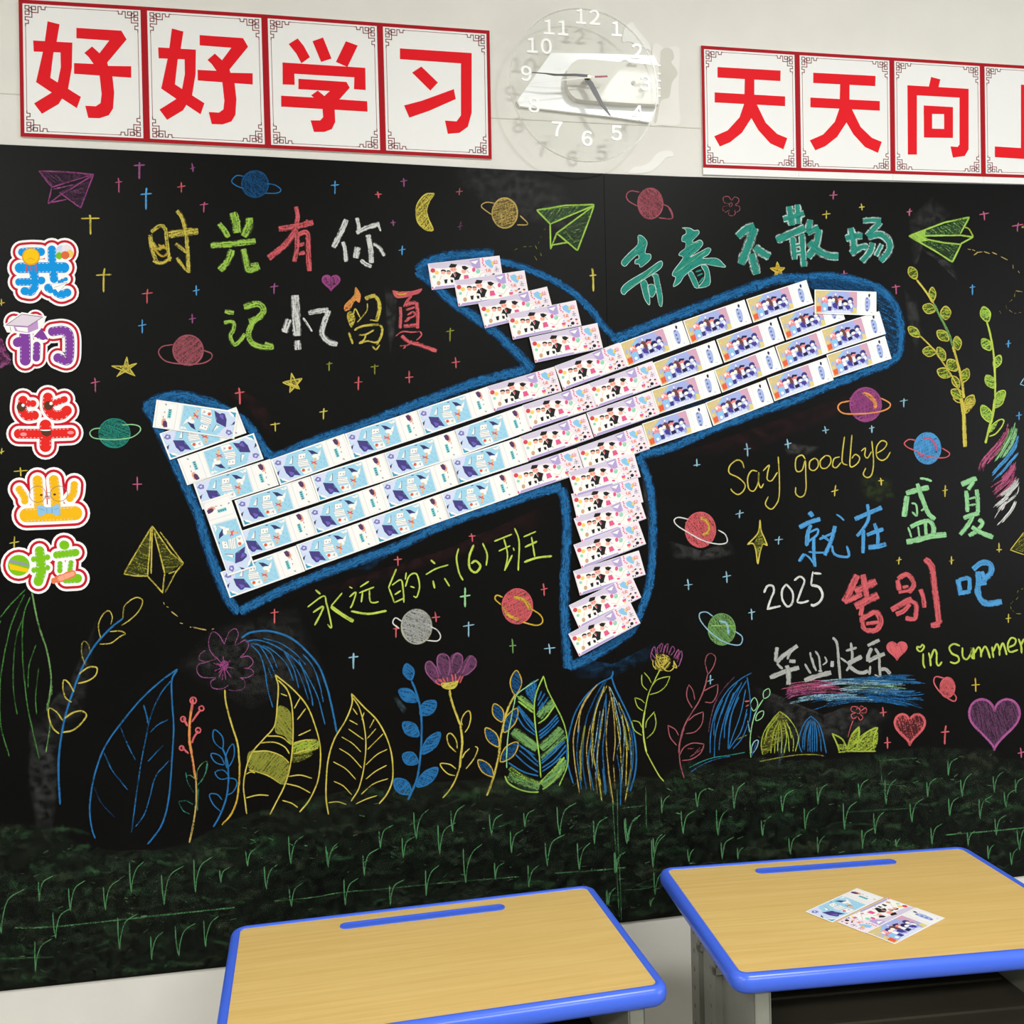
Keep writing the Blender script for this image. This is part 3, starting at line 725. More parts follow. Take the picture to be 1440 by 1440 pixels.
word('yellow chalk handwriting goodbye', [('R', ''': 662,430 640,400 600,420 592,480 605,515 640,505 662,440 666,540 668,630 655,680 625,695 595,670 595,625
: 730,420 695,445 693,495 725,508 752,480 750,440 730,420; 805,402 768,440 775,488 812,490 842,450 835,410 805,402
: 905,412 865,425 855,475 880,488 915,450; 938,270 922,400 925,455 960,470
: 990,258 982,360 978,478 1025,462 1045,420 1015,395 988,425
: 1055,372 1085,350 1080,400 1100,420 1128,375; 1130,300 1142,440 1130,535 1098,558 1070,535 1088,490
: 1160,390 1215,355 1235,315 1200,298 1165,340 1165,410 1200,437 1235,420 1260,378''', YL)])
BL = dict(colour='sky', cov=.84)
word('blue chalk character 就', [('R', '''
32: 690,800 715,832
30: 620,908 700,870 768,850
26: 702,890 680,950 672,1035
18: 690,945 748,920 745,960 690,1005 668,1040
22: 722,985 722,1090 730,1185
14: 735,1180 690,1120 660,1100 640,1095
22: 652,1098 618,1148
16: 685,1080 740,1085 800,1085
20: 760,992 820,965 870,940
26: 872,898 848,990 800,1105
20: 850,1035 862,1090 905,1112 968,1110 955,1038
14: 880,815 910,835 935,860
20: 780,965 840,1010''', BL)])
word('blue chalk character 在', [('R', '''
28: 1010,850 1110,808 1200,768
22: 1100,745 1105,850 1060,930 1025,970
24: 1070,925 1070,1000 1068,1090
24: 1095,962 1150,940 1212,920
22: 1148,880 1172,960 1170,1040
30: 1105,1050 1170,1042 1232,1026''', BL)])
MI = dict(colour='mint', cov=.84)
word('mint green chalk character 盛', [('S', '''
24: 562,675 610,682 662,700
38: 445,802 540,775 638,752
42: 455,825 440,920 428,1000
20: 490,885 530,900 535,990 495,958
34: 540,720 575,830 610,920 640,980 690,1022
20: 612,880 600,930 570,950
20: 462,1088 480,1140 490,1175
34: 482,1085 560,1050 640,1038 678,1090 672,1160
22: 545,1080 560,1190
26: 608,1050 615,1190
42: 448,1212 560,1190 650,1165 785,1150''', MI)])
word('mint green chalk character 夏', [('S', '''
44: 912,728 1040,675
34: 1015,705 970,770
32: 952,780 960,870 962,960
32: 1040,770 1050,860 1052,965
22: 975,850 1030,835; 975,905 1035,895
34: 930,1012 1000,985 1062,970
34: 1010,995 960,1080 900,1150
32: 1058,1022 1092,1055 1040,1120 975,1160
36: 1000,1085 1080,1135 1180,1172''', MI)])
WH = dict(colour='white', cov=.88, w=20)
word('white chalk number 2025', [('U', ''': 925,802 955,745 1000,745 1010,790 985,850 955,940
: 950,940 1010,925 1068,912
: 1115,728 1080,780 1082,860 1125,918 1165,885 1168,800 1115,728
: 1180,698 1230,665 1268,700 1240,780 1205,880
: 1205,882 1250,885 1305,868
16: 1340,622 1322,735
: 1345,635 1410,642
24: 1322,735 1390,755 1420,820 1395,880 1340,910 1325,895''', WH)])
CO = dict(colour='coral', cov=.78)
word('red chalk character 告', [('T', '''
32: 595,102 565,170 530,240
26: 530,240 620,200
34: 585,188 640,160 692,135
28: 625,100 645,220
34: 585,262 640,235 702,205
22: 620,260 615,310
22: 618,312 628,370 660,388
26: 625,320 690,292 715,340 692,380 650,385
18: 640,350 705,342''', CO)])
word('red chalk character 别', [('T', '''
24: 800,128 808,180
22: 800,122 850,100 882,150 855,192
16: 825,165 855,160; 805,190 872,180
28: 768,280 820,250 872,222
22: 845,228 892,250 893,300 885,325 840,322
22: 862,250 830,285 792,302
22: 915,175 930,215 935,268
28: 938,20 972,60 985,150 1000,260 1010,350
26: 1015,352 968,358''', CO)])
word('blue chalk character 吧', [('T', '''
24: 1105,125 1112,165 1120,205
20: 1110,128 1160,120 1165,180; 1120,195 1170,186
26: 1182,75 1225,42 1268,48 1272,90 1225,140
28: 1205,85 1212,140 1205,180 1220,225 1255,248 1328,238
20: 1225,85 1240,120; 1205,150 1250,142''', BL)])
GW = dict(colour='grey', cov=.84)
GW = dict(colour='grey', cov=.9)
word('white chalk character 毕', [('m', '''
34: 128,145 118,220 118,290
40: 120,300 180,240 250,190 335,130
28: 125,310 160,345 185,365
30: 320,140 260,200 232,268
34: 252,285 315,288
42: 55,452 200,395 350,350
44: 225,330 245,420 245,525''', GW)])
word('white chalk character 业', [('m', '''
24: 462,195 480,280 525,385
22: 515,182 550,240 562,320 570,390
20: 610,240 630,290 590,325
26: 410,312 435,360 470,412
44: 405,482 520,440 675,402
24: 480,250 505,360; 545,385 585,388''', GW)])
word('white chalk character 快', [('m', '''
32: 688,285 684,345
30: 692,45 735,110 752,300 768,470
22: 770,252 840,305
30: 825,180 935,150
28: 875,98 890,230 870,320 830,385
42: 840,315 985,238
34: 868,345 930,390 990,405 1050,385
28: 1072,335 1062,425''', GW)])
word('white chalk character 乐', [('m', '''
32: 1045,130 1165,72
34: 1085,155 1052,230 1045,290
38: 1050,288 1120,250 1218,212
30: 1120,155 1160,230 1165,330 1172,445
18: 1115,422 1165,450
32: 1160,375 1225,368 1275,415''', GW)])
YG = dict(colour='ylime', cov=.92, w=11)
word('yellow green chalk word in with a heart for a dot', [('T', ''': 930,500 930,550 938,575; 915,492 900,480 900,466 915,468 925,455 935,465 928,480 915,492
: 958,495 965,530 968,565; 966,530 985,482 998,500 998,545 1008,562 1025,542''', YG)])
word('yellow green chalk word summer', [('T', ''': 1115,462 1085,452 1062,470 1075,500 1105,515 1110,538 1090,550 1065,542
: 1128,470 1130,515 1150,530 1172,500 1175,470 1175,510 1182,528
: 1185,470 1187,530; 1188,500 1210,468 1222,490 1222,520; 1222,500 1242,465 1258,490 1268,525
: 1278,465 1285,522; 1284,490 1303,452 1315,480 1316,512; 1315,490 1332,448 1345,480 1352,508
: 1360,470 1392,455 1398,430 1375,422 1358,455 1368,492 1410,482
: 1412,425 1425,460 1428,500; 1424,460 1440,425''', YG)])

# ---- chalk streaks of several colours
art('chalk_rainbow_streak', 'pink green blue and white chalk streaks at the right edge', 'r', '''
H 50: 1235,310 1200,460 1110,600 950,780 860,900 860,1000
H pink/.7 70: 1170,560 1080,680 940,830 870,920
H pink/.45 60: 900,830 860,930 855,1020
H green/.85 30: 1265,385 1240,510 1150,680 1060,820 1000,910
H mint/.8 24: 1330,330 1290,470 1190,650 1100,800 1030,900
H mint/.8 20: 1348,400 1300,560 1210,720 1130,840
H sky/.75 36: 1375,510 1330,620 1230,780 1110,920 1000,1040 945,1085
H sky/.75 34: 1385,650 1340,760 1240,880 1130,1010 1020,1120
H sky/.6 18: 1370,560 1270,740 1130,900 1000,1020; 1300,820 1180,950 980,1160
H pink/.7 60: 1330,850 1280,960 1180,1080 1080,1170
H pink/.65 22: 1340,960 1270,1090 1130,1210 990,1350; 1310,900 1200,1060 960,1230; 1290,1000 1150,1150 970,1280; 1330,1050 1200,1220 1040,1370
H white/.75 60: 1370,1080 1310,1180 1200,1270 1100,1340''', colour='pink', cov=.7)
art('chalk_rainbow_streak', None, 'S', '''
H white/.75 40: 1390,700 1330,770 1260,850
H white/.8 14: 1400,720 1370,820 1250,920 1175,1035; 1385,850 1320,970 1205,1095; 1340,800 1240,880 1170,945; 1290,870 1230,960''')
art('chalk_rainbow_streak', 'wide pink and blue chalk streaks under the white characters', 'T', '''
H pink/.65 30: 170,690 300,665 420,655 560,650
H pink/.55 26: 190,715 330,690 450,680 560,690
H mauve/.5 22: 215,730 300,700 450,705
H lblue/.6 24: 400,650 520,640 640,645 760,650 880,655
H blue/.65 20: 500,640 640,630 780,618 915,622; 640,650 800,640 960,650
H lblue/.5 26: 480,690 600,680 760,690 900,690
H blue/.6 24: 560,700 700,690 850,700 960,690
H lblue/.55 20: 240,745 380,720 520,715 640,720
H blue/.6 20: 330,750 480,720 640,725 800,745 950,770
H blue/.6 16: 365,788 470,755 600,735 780,745 940,790; 600,715 760,720 950,730
H mint/.4 14: 500,660 620,670 760,665 860,680
H lblue/.5 12: 420,735 560,725 700,730''')

# ---- chalk plants
def leaf(zoom, items, colour, cov, w, fillc=None, fcov=.6):
    """items: base x,y tip x,y half-width ... -> closed leaf outlines"""
    ox, oy, z = ZO[zoom]; out = []
    for t in items.split():
        x0, y0, x1, y1, h = map(float, t.split(',')); L_ = math.hypot(x1-x0, y1-y0); nx, ny = -(y1-y0)/L_, (x1-x0)/L_
        def q(t_, s_): return (ox+(x0+(x1-x0)*t_+nx*h*s_)/z, oy+(y0+(y1-y0)*t_+ny*h*s_)/z)
        out.append([q(0, 0), q(.25, .75), q(.55, 1), q(.85, .6), q(1, 0), q(.85, -.6), q(.55, -1), q(.25, -.75)])
    return out, w/z, colour, cov, fillc, fcov
def leaves(d, *a, **k):
    out, w, c_, cv, fc, fcv = leaf(*a, **k)
    for P in out:
        Q = smooth_pts(P, 2.2, True)
        if fc: d.fill(Q, fc, fcv)
        d.ribbon(Q, w, c_, cv, taper=1)
# hanging grass under the stickers
art('chalk_grass_plant', 'long green chalk blades below the stickers', 'V', '''
dgreen/.62 9: 135,35 60,110 0,185
dgreen/.6 9: 130,60 60,220 20,400 0,560 5,760 50,925
dgreen/.6 9: 160,75 125,180 120,380 135,560 155,700 210,940
dgreen/.5 9: 130,160 85,300 70,480 75,600 92,700
green/.68 11: 170,50 205,220 250,360 270,480 270,560 250,680
green/.55 8: 250,640 265,760 245,900; 278,540 275,600
dgreen/.5 8: 192,325 155,440 148,560; 206,455 190,600 195,700
dgreen/.5 9: 5,200 -30,260''')
d = Draw()
d.run('V', '''
blue/.85 12: 655,188 590,240 500,340 430,470 385,590 345,720 318,880 312,1000 320,1180
yellow/.6 8: 655,190 665,120 720,78 758,90 745,140 700,190 648,225
yellow/.55 8: 535,290 525,220 550,165 580,148 598,180 590,220
yellow/.6 8: 585,258 640,255 668,270 640,285 590,320 530,325
yellow/.5 8: 480,370 470,330 450,310 435,330 438,390 458,440
yellow/.7 10: 420,485 470,450 515,450 510,490 470,520 415,535
yellow/.6 9: 395,580 365,530 340,517 335,560 350,610 382,635
yellow/.7 10: 345,720 390,690 435,682 460,705 430,750 385,785 335,795
yellow/.6 9: 335,735 305,690 265,665 258,700 280,770 315,803''')
d.build('chalk_leafy_stem', board, 'blue stem with yellow chalk leaf outlines beside the stickers')
art('chalk_big_leaf', 'large blue chalk leaf outline at the left', 'V', '''
blue/.8 10: 945,458 860,520 760,610 650,740 560,870 510,1000 485,1120 478,1220 490,1310 507,1360
blue/.8 10: 945,460 915,520 918,640 925,780 915,950 905,1100 885,1220 850,1310 785,1392
blue/.5 9: 915,515 850,600 800,720 770,860 745,1000 725,1140 700,1330
blue/.7 10: 765,650 785,720 785,745; blue
blue/.5 9: 640,765 680,860 722,945; 555,905 600,1000 682,1103
blue/.35 7: 500,1085 540,1170 610,1248
blue/.6 8: 895,728 840,755 800,795; 870,865 830,905 788,950; 900,945 830,1030 800,1130 770,1230 722,1298'''.replace('; blue', ''))
art('chalk_berry_stem', 'orange chalk stem with red berries and pale leaves', 'X', '''
orange/.75 17: 125,500 110,600 105,720 118,800
orange/.7 14: 118,800 130,880 142,950
tan/.7 12: 142,950 145,1050 130,1180 105,1300
coral/.8 14: 125,490 118,560; 170,550 140,590 120,620; 72,600 95,645; 155,670 130,710 120,740; 65,765 100,800
O coral/.85 10: 127,500 17,18; 173,545 14,14; 70,605 13,14; 155,668 14,15; 62,768 12,12
green/.5 7: 150,950 148,900 175,855 205,845 200,900 170,960; 142,945 110,920 92,925
teal/.5 7: 205,850 190,920 150,980; 85,905 95,960 130,1020; 45,1072 70,1120 110,1140; 45,1068 90,1065 125,1085; 158,990 150,1120''')
d = Draw()
d.run('X', 'blue/.85 11: 290,765 315,830 325,920 320,1010 300,1090 270,1160 240,1212')
leaves(d, 'X', '290,770,245,665,26 318,880,350,745,22 300,860,228,800,22 325,930,250,905,26', 'blue', .8, 8)
d.run('X', 'blue/.8 8: 325,935 365,945 372,975 350,1015 318,1032; 290,1130 240,1085 218,1030 260,1028 290,1060')
d.build('chalk_leafy_stem', board, 'small blue chalk stem between berries and flower stalk')
art('chalk_flower', 'purple chalk flower outline on a long yellow stalk', 'X', '''
mauve/.55 7: 300,180 270,130 235,115 215,160 220,215 255,262; 300,185 330,115 365,97 380,130 362,188 420,160 438,190 415,235 390,258; 390,258 440,252 465,285 440,315 412,318; 412,318 455,325 465,350 430,370 390,372
mauve/.55 7: 390,372 415,390 412,430 370,445 325,440; 258,265 200,285 155,300 150,340 180,370 255,372; 195,218 165,240 162,270 200,285; 255,375 225,395 235,430 290,435 325,415
magenta/.7 6: 300,310 255,255; 300,310 240,290; 300,310 245,335; 300,310 270,370; 300,310 290,388; 300,310 310,385; 300,310 340,370; 300,310 355,318; 300,310 335,275; 300,310 295,250; 300,310 260,290; 300,310 270,345
E magenta/.55: 300,300 26,26
yellow/.75 12: 305,440 312,520 345,640 375,740 388,860
gold/.7 12: 388,850 385,960 372,1060 340,1140 288,1200''')
art('chalk_fireworks_curve', 'fan of blue chalk curves arching over the leaves', 'X', '''
blue/.85 13: 398,148 450,118 530,108 620,125 700,165 780,240 840,320 880,430 905,530 935,680
blue/.75 9: 420,170 480,160 560,180 640,225 720,290 780,380 830,490 868,635
blue/.7 8: 450,180 540,200 610,250 660,310 690,390
blue/.7 9: 450,185 500,240 530,330 545,430 575,540
blue/.65 8: 480,180 560,230 600,320; 640,230 690,320 720,430
blue/.65 9: 720,270 760,370 790,470 800,530; 745,240 800,310 840,420 858,510
blue/.6 8: 500,190 545,260 590,360; 550,320 575,380; 520,150 620,180 700,235 760,300
blue/.5 8: 640,225 690,290 740,390 775,500''')
art('chalk_big_leaf', 'yellow chalk leaf with partly filled bands', 'X', '''
G olive/.75: 610,530 670,560 680,640 680,750 640,700 590,680 590,600
G olive/.72: 440,790 520,785 600,800 665,850 650,960 620,970 540,920 440,880
G leaf/.62: 695,740 760,720 825,722 830,765 780,790 690,800
G olive/.4: 690,800 800,795 760,830 690,850
yellow/.85 9: 588,355 605,420 600,520 585,640 520,720 460,790 425,880 410,980 418,1060 428,1138
yellow/.85 9: 588,355 680,430 760,520 805,620 838,740 842,850 825,960 780,1060 725,1128
yellow/.85 9: 605,385 655,440 680,520 688,640 685,770 670,880 640,980 590,1080 558,1142
yellow/.8 8: 620,462 655,475; 540,700 620,705 672,745; 498,740 580,735 640,760 668,800; 455,790 540,785 620,810 665,850; 440,890 540,920 620,970; 425,915 450,902 475,908; 425,1048 490,1032 552,1035
yellow/.8 8: 728,485 695,545; 760,545 712,608; 788,665 718,698; 690,800 760,780 830,770; 660,928 730,920 795,938; 650,968 720,985 785,1020; 628,1062 680,1078 715,1102; 690,740 760,722 820,728''')
art('chalk_big_leaf', 'yellow chalk leaf with plain veins', 'X', '''
yellow/.85 9: 1018,460 1020,520 985,610 920,720 885,840 875,960 875,1060 888,1142
yellow/.85 9: 1018,462 1090,540 1160,610 1215,710 1245,820 1248,940 1220,1020 1172,1082
yellow/.8 8: 1022,480 1060,540 1088,640 1098,750 1088,870 1060,990 1015,1068
yellow/.8 7: 1025,545 1050,580; 1088,568 1075,610; 1005,610 1052,636; 1145,605 1118,655; 1000,660 1085,720; 1155,658 1105,715; 962,705 1020,740 1070,790; 1195,688 1108,775; 948,770 1010,810 1075,880; 1218,775 1160,805 1098,862; 915,845 985,885 1042,945; 1215,865 1150,900 1098,942; 918,955 970,980 1018,1030; 1222,940 1140,970 1072,1028; 888,1075 940,1070 988,1085; 1160,1035 1100,1055 1042,1082''')
d = Draw(); leaves(d, 'Y', '152,305,125,215,30 185,425,85,360,34 205,500,290,425,38 195,620,108,545,36 215,720,315,600,32 190,770,105,725,36 150,945,58,865,40 185,905,302,800,34', 'blue', .82, 9, fillc='blue', fcov=.68)
d.run('Y', 'blue/.88 13: 155,310 180,370 205,470 212,600 205,730 185,860 135,980\nM lblue/.12: 45,400 70,390 135,470 110,500 80,460')
d.build('chalk_leafy_stem', board, 'solid blue chalk stem with filled blue leaves')
art('chalk_flower', 'red and purple chalk flower with yellow base', 'Y', '''
G dmauve/.72: 290,320 235,250 240,205 265,200 300,230 300,170 340,160 365,200 380,165 415,150 440,180 440,210 480,165 515,190 512,240 460,275 430,300 380,320
mauve/.75 9: 295,325 240,265 235,215 260,200 290,235 310,290; 320,280 300,220 305,170 335,158 365,180 370,240 360,280; 375,270 385,190 410,155 440,175 435,230 410,270; 440,270 470,200 490,170 515,190 515,225 480,265 450,280
magenta/.4 20: 330,200 345,270; 480,200 460,250; 265,240 300,290
coral/.8 10: 290,305 300,325 325,335; 330,290 345,320; 355,290 360,315; 380,272 388,312; 400,270 405,310; 430,282 415,315; 445,282 425,322; 315,300 330,320; 300,298 340,322 410,318
G yellow/.75: 320,325 370,318 418,308 405,345 375,358 335,352
yellow/.8 14: 370,360 375,405 400,480 430,560
14: 430,560 440,650 432,740 425,800
9: 425,800 400,870 365,930 330,968
8: 440,560 435,530 455,490 480,480 488,520 475,570 455,600; 405,710 365,670 355,620 375,605 405,640 412,690; 440,745 455,715 482,690; 512,678 528,690 515,730 490,770 460,805; 405,805 370,780 318,775 330,805 365,835 400,842''', colour='yellow', cov=.8)
d = Draw(); leaves(d, 'Y', '738,390,745,252,32 665,540,620,440,30 675,600,748,465,30 645,680,572,575,30 655,765,752,655,32 615,848,530,755,28', 'gold', .75, 8, fillc='dblue', fcov=.6)
d.run('Y', 'yellow/.65 14: 735,390 700,460 675,540 655,640 645,730 625,820 600,900 578,955')
d.build('chalk_leafy_stem', board, 'yellow chalk stem with blue filled leaves in yellow outline')
art('chalk_big_leaf', 'chalk leaf with green and blue slanting bands', 'Y', '''
G blue/.5: 795,360 855,308 850,430 840,440
blue/.7 9: 800,360 840,430; 815,345 845,420; 830,330 850,405; 845,315 852,390
green/.72 34: 760,400 840,470
lime/.6 12: 755,425 840,490; 750,395 790,430 845,470
blue/.8 9: 750,455 800,540 850,600; 745,500 790,570 850,615; 755,450 845,560; 760,470 850,580
green/.75 48: 725,590 790,640 862,690
blue/.8 10: 750,665 800,700 868,770; 760,700 820,750 868,790; 735,720 800,780 868,825; 700,770 780,820 868,845; 770,680 850,730
green/.6 46: 700,840 760,870 875,905
lime/.4 26: 705,800 780,850 870,890
blue/.8 9: 888,365 865,420; 905,380 865,450; 925,400 865,490; 895,430 870,470
green/.72 40: 955,430 900,480 870,515
lime/.6 12: 960,450 910,520 868,550
blue/.8 10: 975,500 920,560 870,600; 980,515 920,580 872,620; 985,530 930,590 875,635
green/.72 44: 1000,580 940,640 880,690
green/.6 30: 1020,620 950,690 885,745
blue/.8 10: 1020,650 950,720 885,775; 1025,670 960,750 888,800; 1025,700 960,770 890,820; 1005,650 940,710 885,760
green/.75 50: 1010,750 980,820 890,900
lime/.6 14: 1015,740 960,800 870,890; 1000,800 950,870 890,920
lime/.85 9: 898,282 860,370 845,450 850,550 862,650 875,750 882,855
lime/.8 8: 898,285 920,360 965,450 1000,520 1025,600 1035,700 1030,790 985,900
mint/.7 8: 870,300 800,345 745,390 730,450 700,600 690,720 690,800
lime/.85 10: 680,845 700,885 760,920 820,935 870,935''')
art('chalk_big_leaf', 'dark chalk leaf of many blue and yellow lines', 'Y', '''
blue/.85 9: 1288,255 1278,290 1210,325 1130,400 1075,490 1045,590 1030,690 1035,780 1065,888
blue/.85 10: 1278,280 1300,350 1340,430 1385,530 1410,630 1420,740 1410,840 1385,930
tan/.6 8: 1200,330 1130,420 1090,520 1065,640 1075,780 1100,940; 1180,350 1110,470 1090,600
dblue/.7 9: 1240,310 1180,420 1135,540 1120,680 1120,800 1140,920; 1255,300 1200,430 1160,580
yellow/.55 8: 1255,335 1200,450 1175,600 1180,740 1210,880 1225,985; 1240,340 1185,500 1165,650 1175,780
blue/.7 8: 1250,400 1220,540 1200,700 1195,860; 1170,620 1150,760 1180,930; 1250,380 1245,560 1230,700 1250,940
tan/.55 8: 1265,340 1290,480 1300,640 1290,760; 1270,420 1250,600 1260,780 1290,1000; 1160,560 1140,700 1160,880; 1100,700 1110,880
lblue/.5 7: 1270,345 1320,460 1350,600 1345,760 1330,960; 1290,400 1330,600 1310,700; 1215,480 1190,650 1170,800
yellow/.5 8: 1320,430 1370,560 1390,700 1385,820 1355,990; 1280,400 1310,540 1330,700 1340,860; 1340,500 1365,700 1360,900; 1235,470 1215,620 1200,760 1220,900
blue/.6 8: 1340,470 1390,600 1400,760 1370,930; 1380,640 1395,800; 1310,720 1330,860 1330,1010; 1100,560 1085,720 1110,920; 1230,800 1245,950
olive/.6 14: 1130,560 1110,700 1105,860; 1350,560 1375,700
tan/.4 8: 1290,780 1300,920; 1260,800 1275,960; 1150,800 1165,930; 1190,820 1200,950''')
art('chalk_flower', 'pink and yellow chalk thistle flower with green leaves', 'Z', '''
mauve/.75 8: 300,225 270,180 290,140 300,190; 310,200 310,150 345,118 330,180; 350,190 360,140 382,122 372,185; 385,190 410,140 425,165 400,200; 420,210 450,160 455,180 430,225; 440,225 470,170 475,210 455,270; 275,240 265,200 280,150; 440,270 455,270 470,220
pink/.4 7: 330,130 318,190; 370,130 350,190; 405,150 385,205; 445,165 420,220; 460,200 440,250
yellow/.8 8: 280,230 280,265 300,295; 300,190 310,240 330,285; 330,200 320,250 345,290; 360,200 350,260 340,290; 375,210 350,270; 320,220 370,215 365,255 330,260; 420,235 420,280 395,305 360,300 345,275; 410,270 440,285 420,235; 395,245 360,290; 295,250 320,285; 345,235 385,240
G yellow/.35: 300,200 380,200 400,250 360,300 300,290
9: 330,290 290,370 250,460 225,570
ylime/.85 12: 225,570 213,660 218,760 235,855
ylime/.85 9: 235,855 280,940 320,1010 352,1050
8: 240,435 208,400 203,355 205,330; 220,315 250,350 268,385; 270,410 300,370 345,350 395,342; 395,342 370,400 320,445 258,465; 213,575 175,545 155,485; 160,485 200,500 225,525
8: 205,740 155,705 135,645; 140,640 185,650 208,690; 230,690 240,640 290,580; 290,590 300,660 280,720 235,760''', colour='leaf', cov=.8)
art('chalk_leafy_stem', 'rose chalk stem with open leaf outlines', 'Z', '''
8: 650,325 632,250 645,200 675,188 702,215 690,270 655,325
10: 650,325 630,410 590,510 520,620 475,720 455,830
12: 490,690 460,790 455,860
9: 455,860 465,940 490,1028
8: 545,555 510,490 510,430 525,395; 525,400 550,440 562,500; 625,440 670,415 715,395; 718,395 712,460 680,515 630,515; 520,640 560,605 620,580; 620,585 610,660 565,715 500,728
8: 440,808 395,750 380,670; 382,672 430,700 452,740; 458,875 490,820 550,792 625,798; 625,800 600,860 540,900 475,910
rose/.6 7: 510,830 555,828; 530,885 625,825; 560,860 600,820''', colour='rose', cov=.82)
art('chalk_bush', 'tall blue chalk hatched bush', 'Z', '''
9: 945,318 870,360 790,430 730,520 690,620 668,740 665,860
9: 915,345 930,450 940,560 930,650
8: 850,380 780,480 730,620 700,740 693,890; 825,450 770,600 735,740 725,840; 880,380 800,560 760,700; 910,370 850,480 800,640 785,830; 905,430 870,600 820,740 790,830; 915,560 880,700 830,780 790,835; 750,500 700,620 690,740; 800,440 740,600; 860,480 810,600 790,760; 925,650 880,760 820,830; 915,590 870,720; 870,400 820,480 770,640 760,760
dmauve/.6 9: 830,345 760,420 700,520 670,620 655,720
coral/.7 12: 900,510 930,508; 905,545 925,535
teal/.7 7: 520,960 600,920 690,890 790,875 900,855
blue/.6 7: 530,990 600,945 690,905 800,880
olive/.5 8: 840,770 920,735''', colour='blue', cov=.78)
d = Draw(); leaves(d, 'Z', '1030,490,1062,425,22 960,575,965,485,24 975,640,1025,575,20', 'mint', .8, 7)
d.run('Z', '8: 1025,495 985,560 955,640 940,720 935,800 940,890\nlblue/.8 8: 945,860 945,820 965,780 990,775 980,820 950,865\nblue/.6 7: 945,880 960,840 975,790\nlblue/.7 7: 920,640 932,720; 985,560 960,610', colour='mint', cov=.82)
d.build('chalk_leafy_stem', board, 'thin mint green chalk sprig left of the round bushes')
art('chalk_bush', 'round yellow green chalk bush', 'Z', '''
9: 1135,578 1080,640 1030,720 1010,800 1020,870
9: 1135,578 1190,620 1240,690 1260,760 1240,850
8: 1120,620 1060,700 1030,800; 1130,640 1085,740 1075,860; 1140,640 1110,740 1100,860; 1140,650 1150,760 1145,860; 1160,650 1190,740 1200,850; 1180,650 1225,760 1225,850; 1125,610 1070,660 1035,760; 1100,690 1085,780; 1130,660 1125,760 1120,850; 1170,650 1180,760 1165,860; 1200,680 1215,760
G olive/.4: 1135,580 1190,640 1160,760 1110,800 1050,860 1015,870 1020,780 1070,660
olive/.6 9: 1000,915 1080,900 1160,885 1280,870 1380,870 1435,880
olive/.4 8: 980,740 1010,760''', colour='leaf', cov=.72)
art('chalk_bush', 'small round blue chalk bush', 'Z', '''
9: 1345,610 1300,660 1270,740 1265,800 1285,855
9: 1345,610 1390,650 1420,720 1450,860
8: 1345,630 1310,720 1300,840; 1350,640 1330,740 1325,850; 1360,640 1355,750 1355,855; 1375,650 1385,750 1385,850; 1390,670 1410,770 1415,850; 1330,640 1295,740 1290,830; 1345,650 1340,760 1340,850; 1370,640 1370,760 1370,850''', colour='blue', cov=.78)
art('chalk_flower', 'small red chalk flower in green chalk grass', 'T', '''
coral/.6 6: 600,770 570,770 565,790 590,800; 590,800 565,810 575,830 595,820; 600,820 610,838 625,825 610,805; 615,800 640,800 640,775 615,790; 605,785 615,765 630,775; 590,785 600,775 612,790 605,805 592,800
coral/.6 6: 575,840 560,880 548,925
G leaf/.55: 555,960 565,910 605,870 605,920 635,900 695,875 680,985 520,990 500,960
9: 468,905 490,950 505,995; 468,905 520,935 545,985; 545,985 565,920 605,870; 605,870 605,930 590,985; 590,985 620,930 650,895 700,875; 700,875 680,930 682,990; 500,1000 560,995 620,995 690,995
olive/.7 7: 520,990 530,950; 560,985 580,910; 630,985 650,920; 655,985 675,900''', colour='leaf', cov=.8)
d = Draw(); leaves(d, 'I', '712,635,668,555,30 820,790,822,690,24 840,850,758,820,34 912,910,912,818,34 930,1050,855,985,32 995,1115,985,1022,28 985,1255,928,1180,36 1020,1335,1060,1240,30 735,1025,660,960,28 845,1130,755,1120,34 905,1185,858,1095,28 945,1290,855,1250,34 1000,1370,960,1290,24 1030,1440,950,1385,32 1040,1500,1100,1420,28', 'yellow', .82, 8, fillc='leaf', fcov=.5)
d.run('I', '''
yellow/.85 15: 715,640 770,710 830,800
green/.75 18: 830,800 880,900 930,1000 960,1090
yellow/.8 20: 960,1090 990,1200 1020,1320 1035,1440
yellow/.85 11: 738,1018 820,1100 880,1180 940,1270 985,1350 1015,1420''')
d.run('S', '''
yellow/.9 30: 910,0 930,120 935,250 942,410
G yellow/.6: 950,130 950,20 1020,0 1025,50
yellow/.85 12: 940,130 960,90 1020,50 1025,0; 840,0 870,30 910,40''')
d.build('chalk_leafy_stem', board, 'tall yellow chalk branch with two arms of leaves right of the nose')
d = Draw(); leaves(d, 'I', '1195,925,1165,822,34 1215,1115,1158,1040,30 1240,1235,1280,1150,26 1240,1370,1185,1285,32 1250,1460,1310,1390,30', 'ylime', .85, 9, fillc='lime', fcov=.6)
leaves(d, 'S', '1165,205,1085,60,42 1190,80,1270,-20,30', 'ylime', .85, 11, fillc='lime', fcov=.6)
d.run('I', 'ylime/.9 15: 1190,925 1210,1000 1232,1120 1242,1240 1245,1350 1245,1440')
d.run('S', 'ylime/.9 24: 1195,0 1180,120 1150,240 1115,380\nylime/.85 14: 1150,290 1175,225 1240,180 1270,190 1250,240 1200,300 1145,322\nG lime/.6: 1155,290 1170,230 1220,195 1190,260')
d.build('chalk_leafy_stem', board, 'tall lime green chalk branch with single leaves near the right edge')

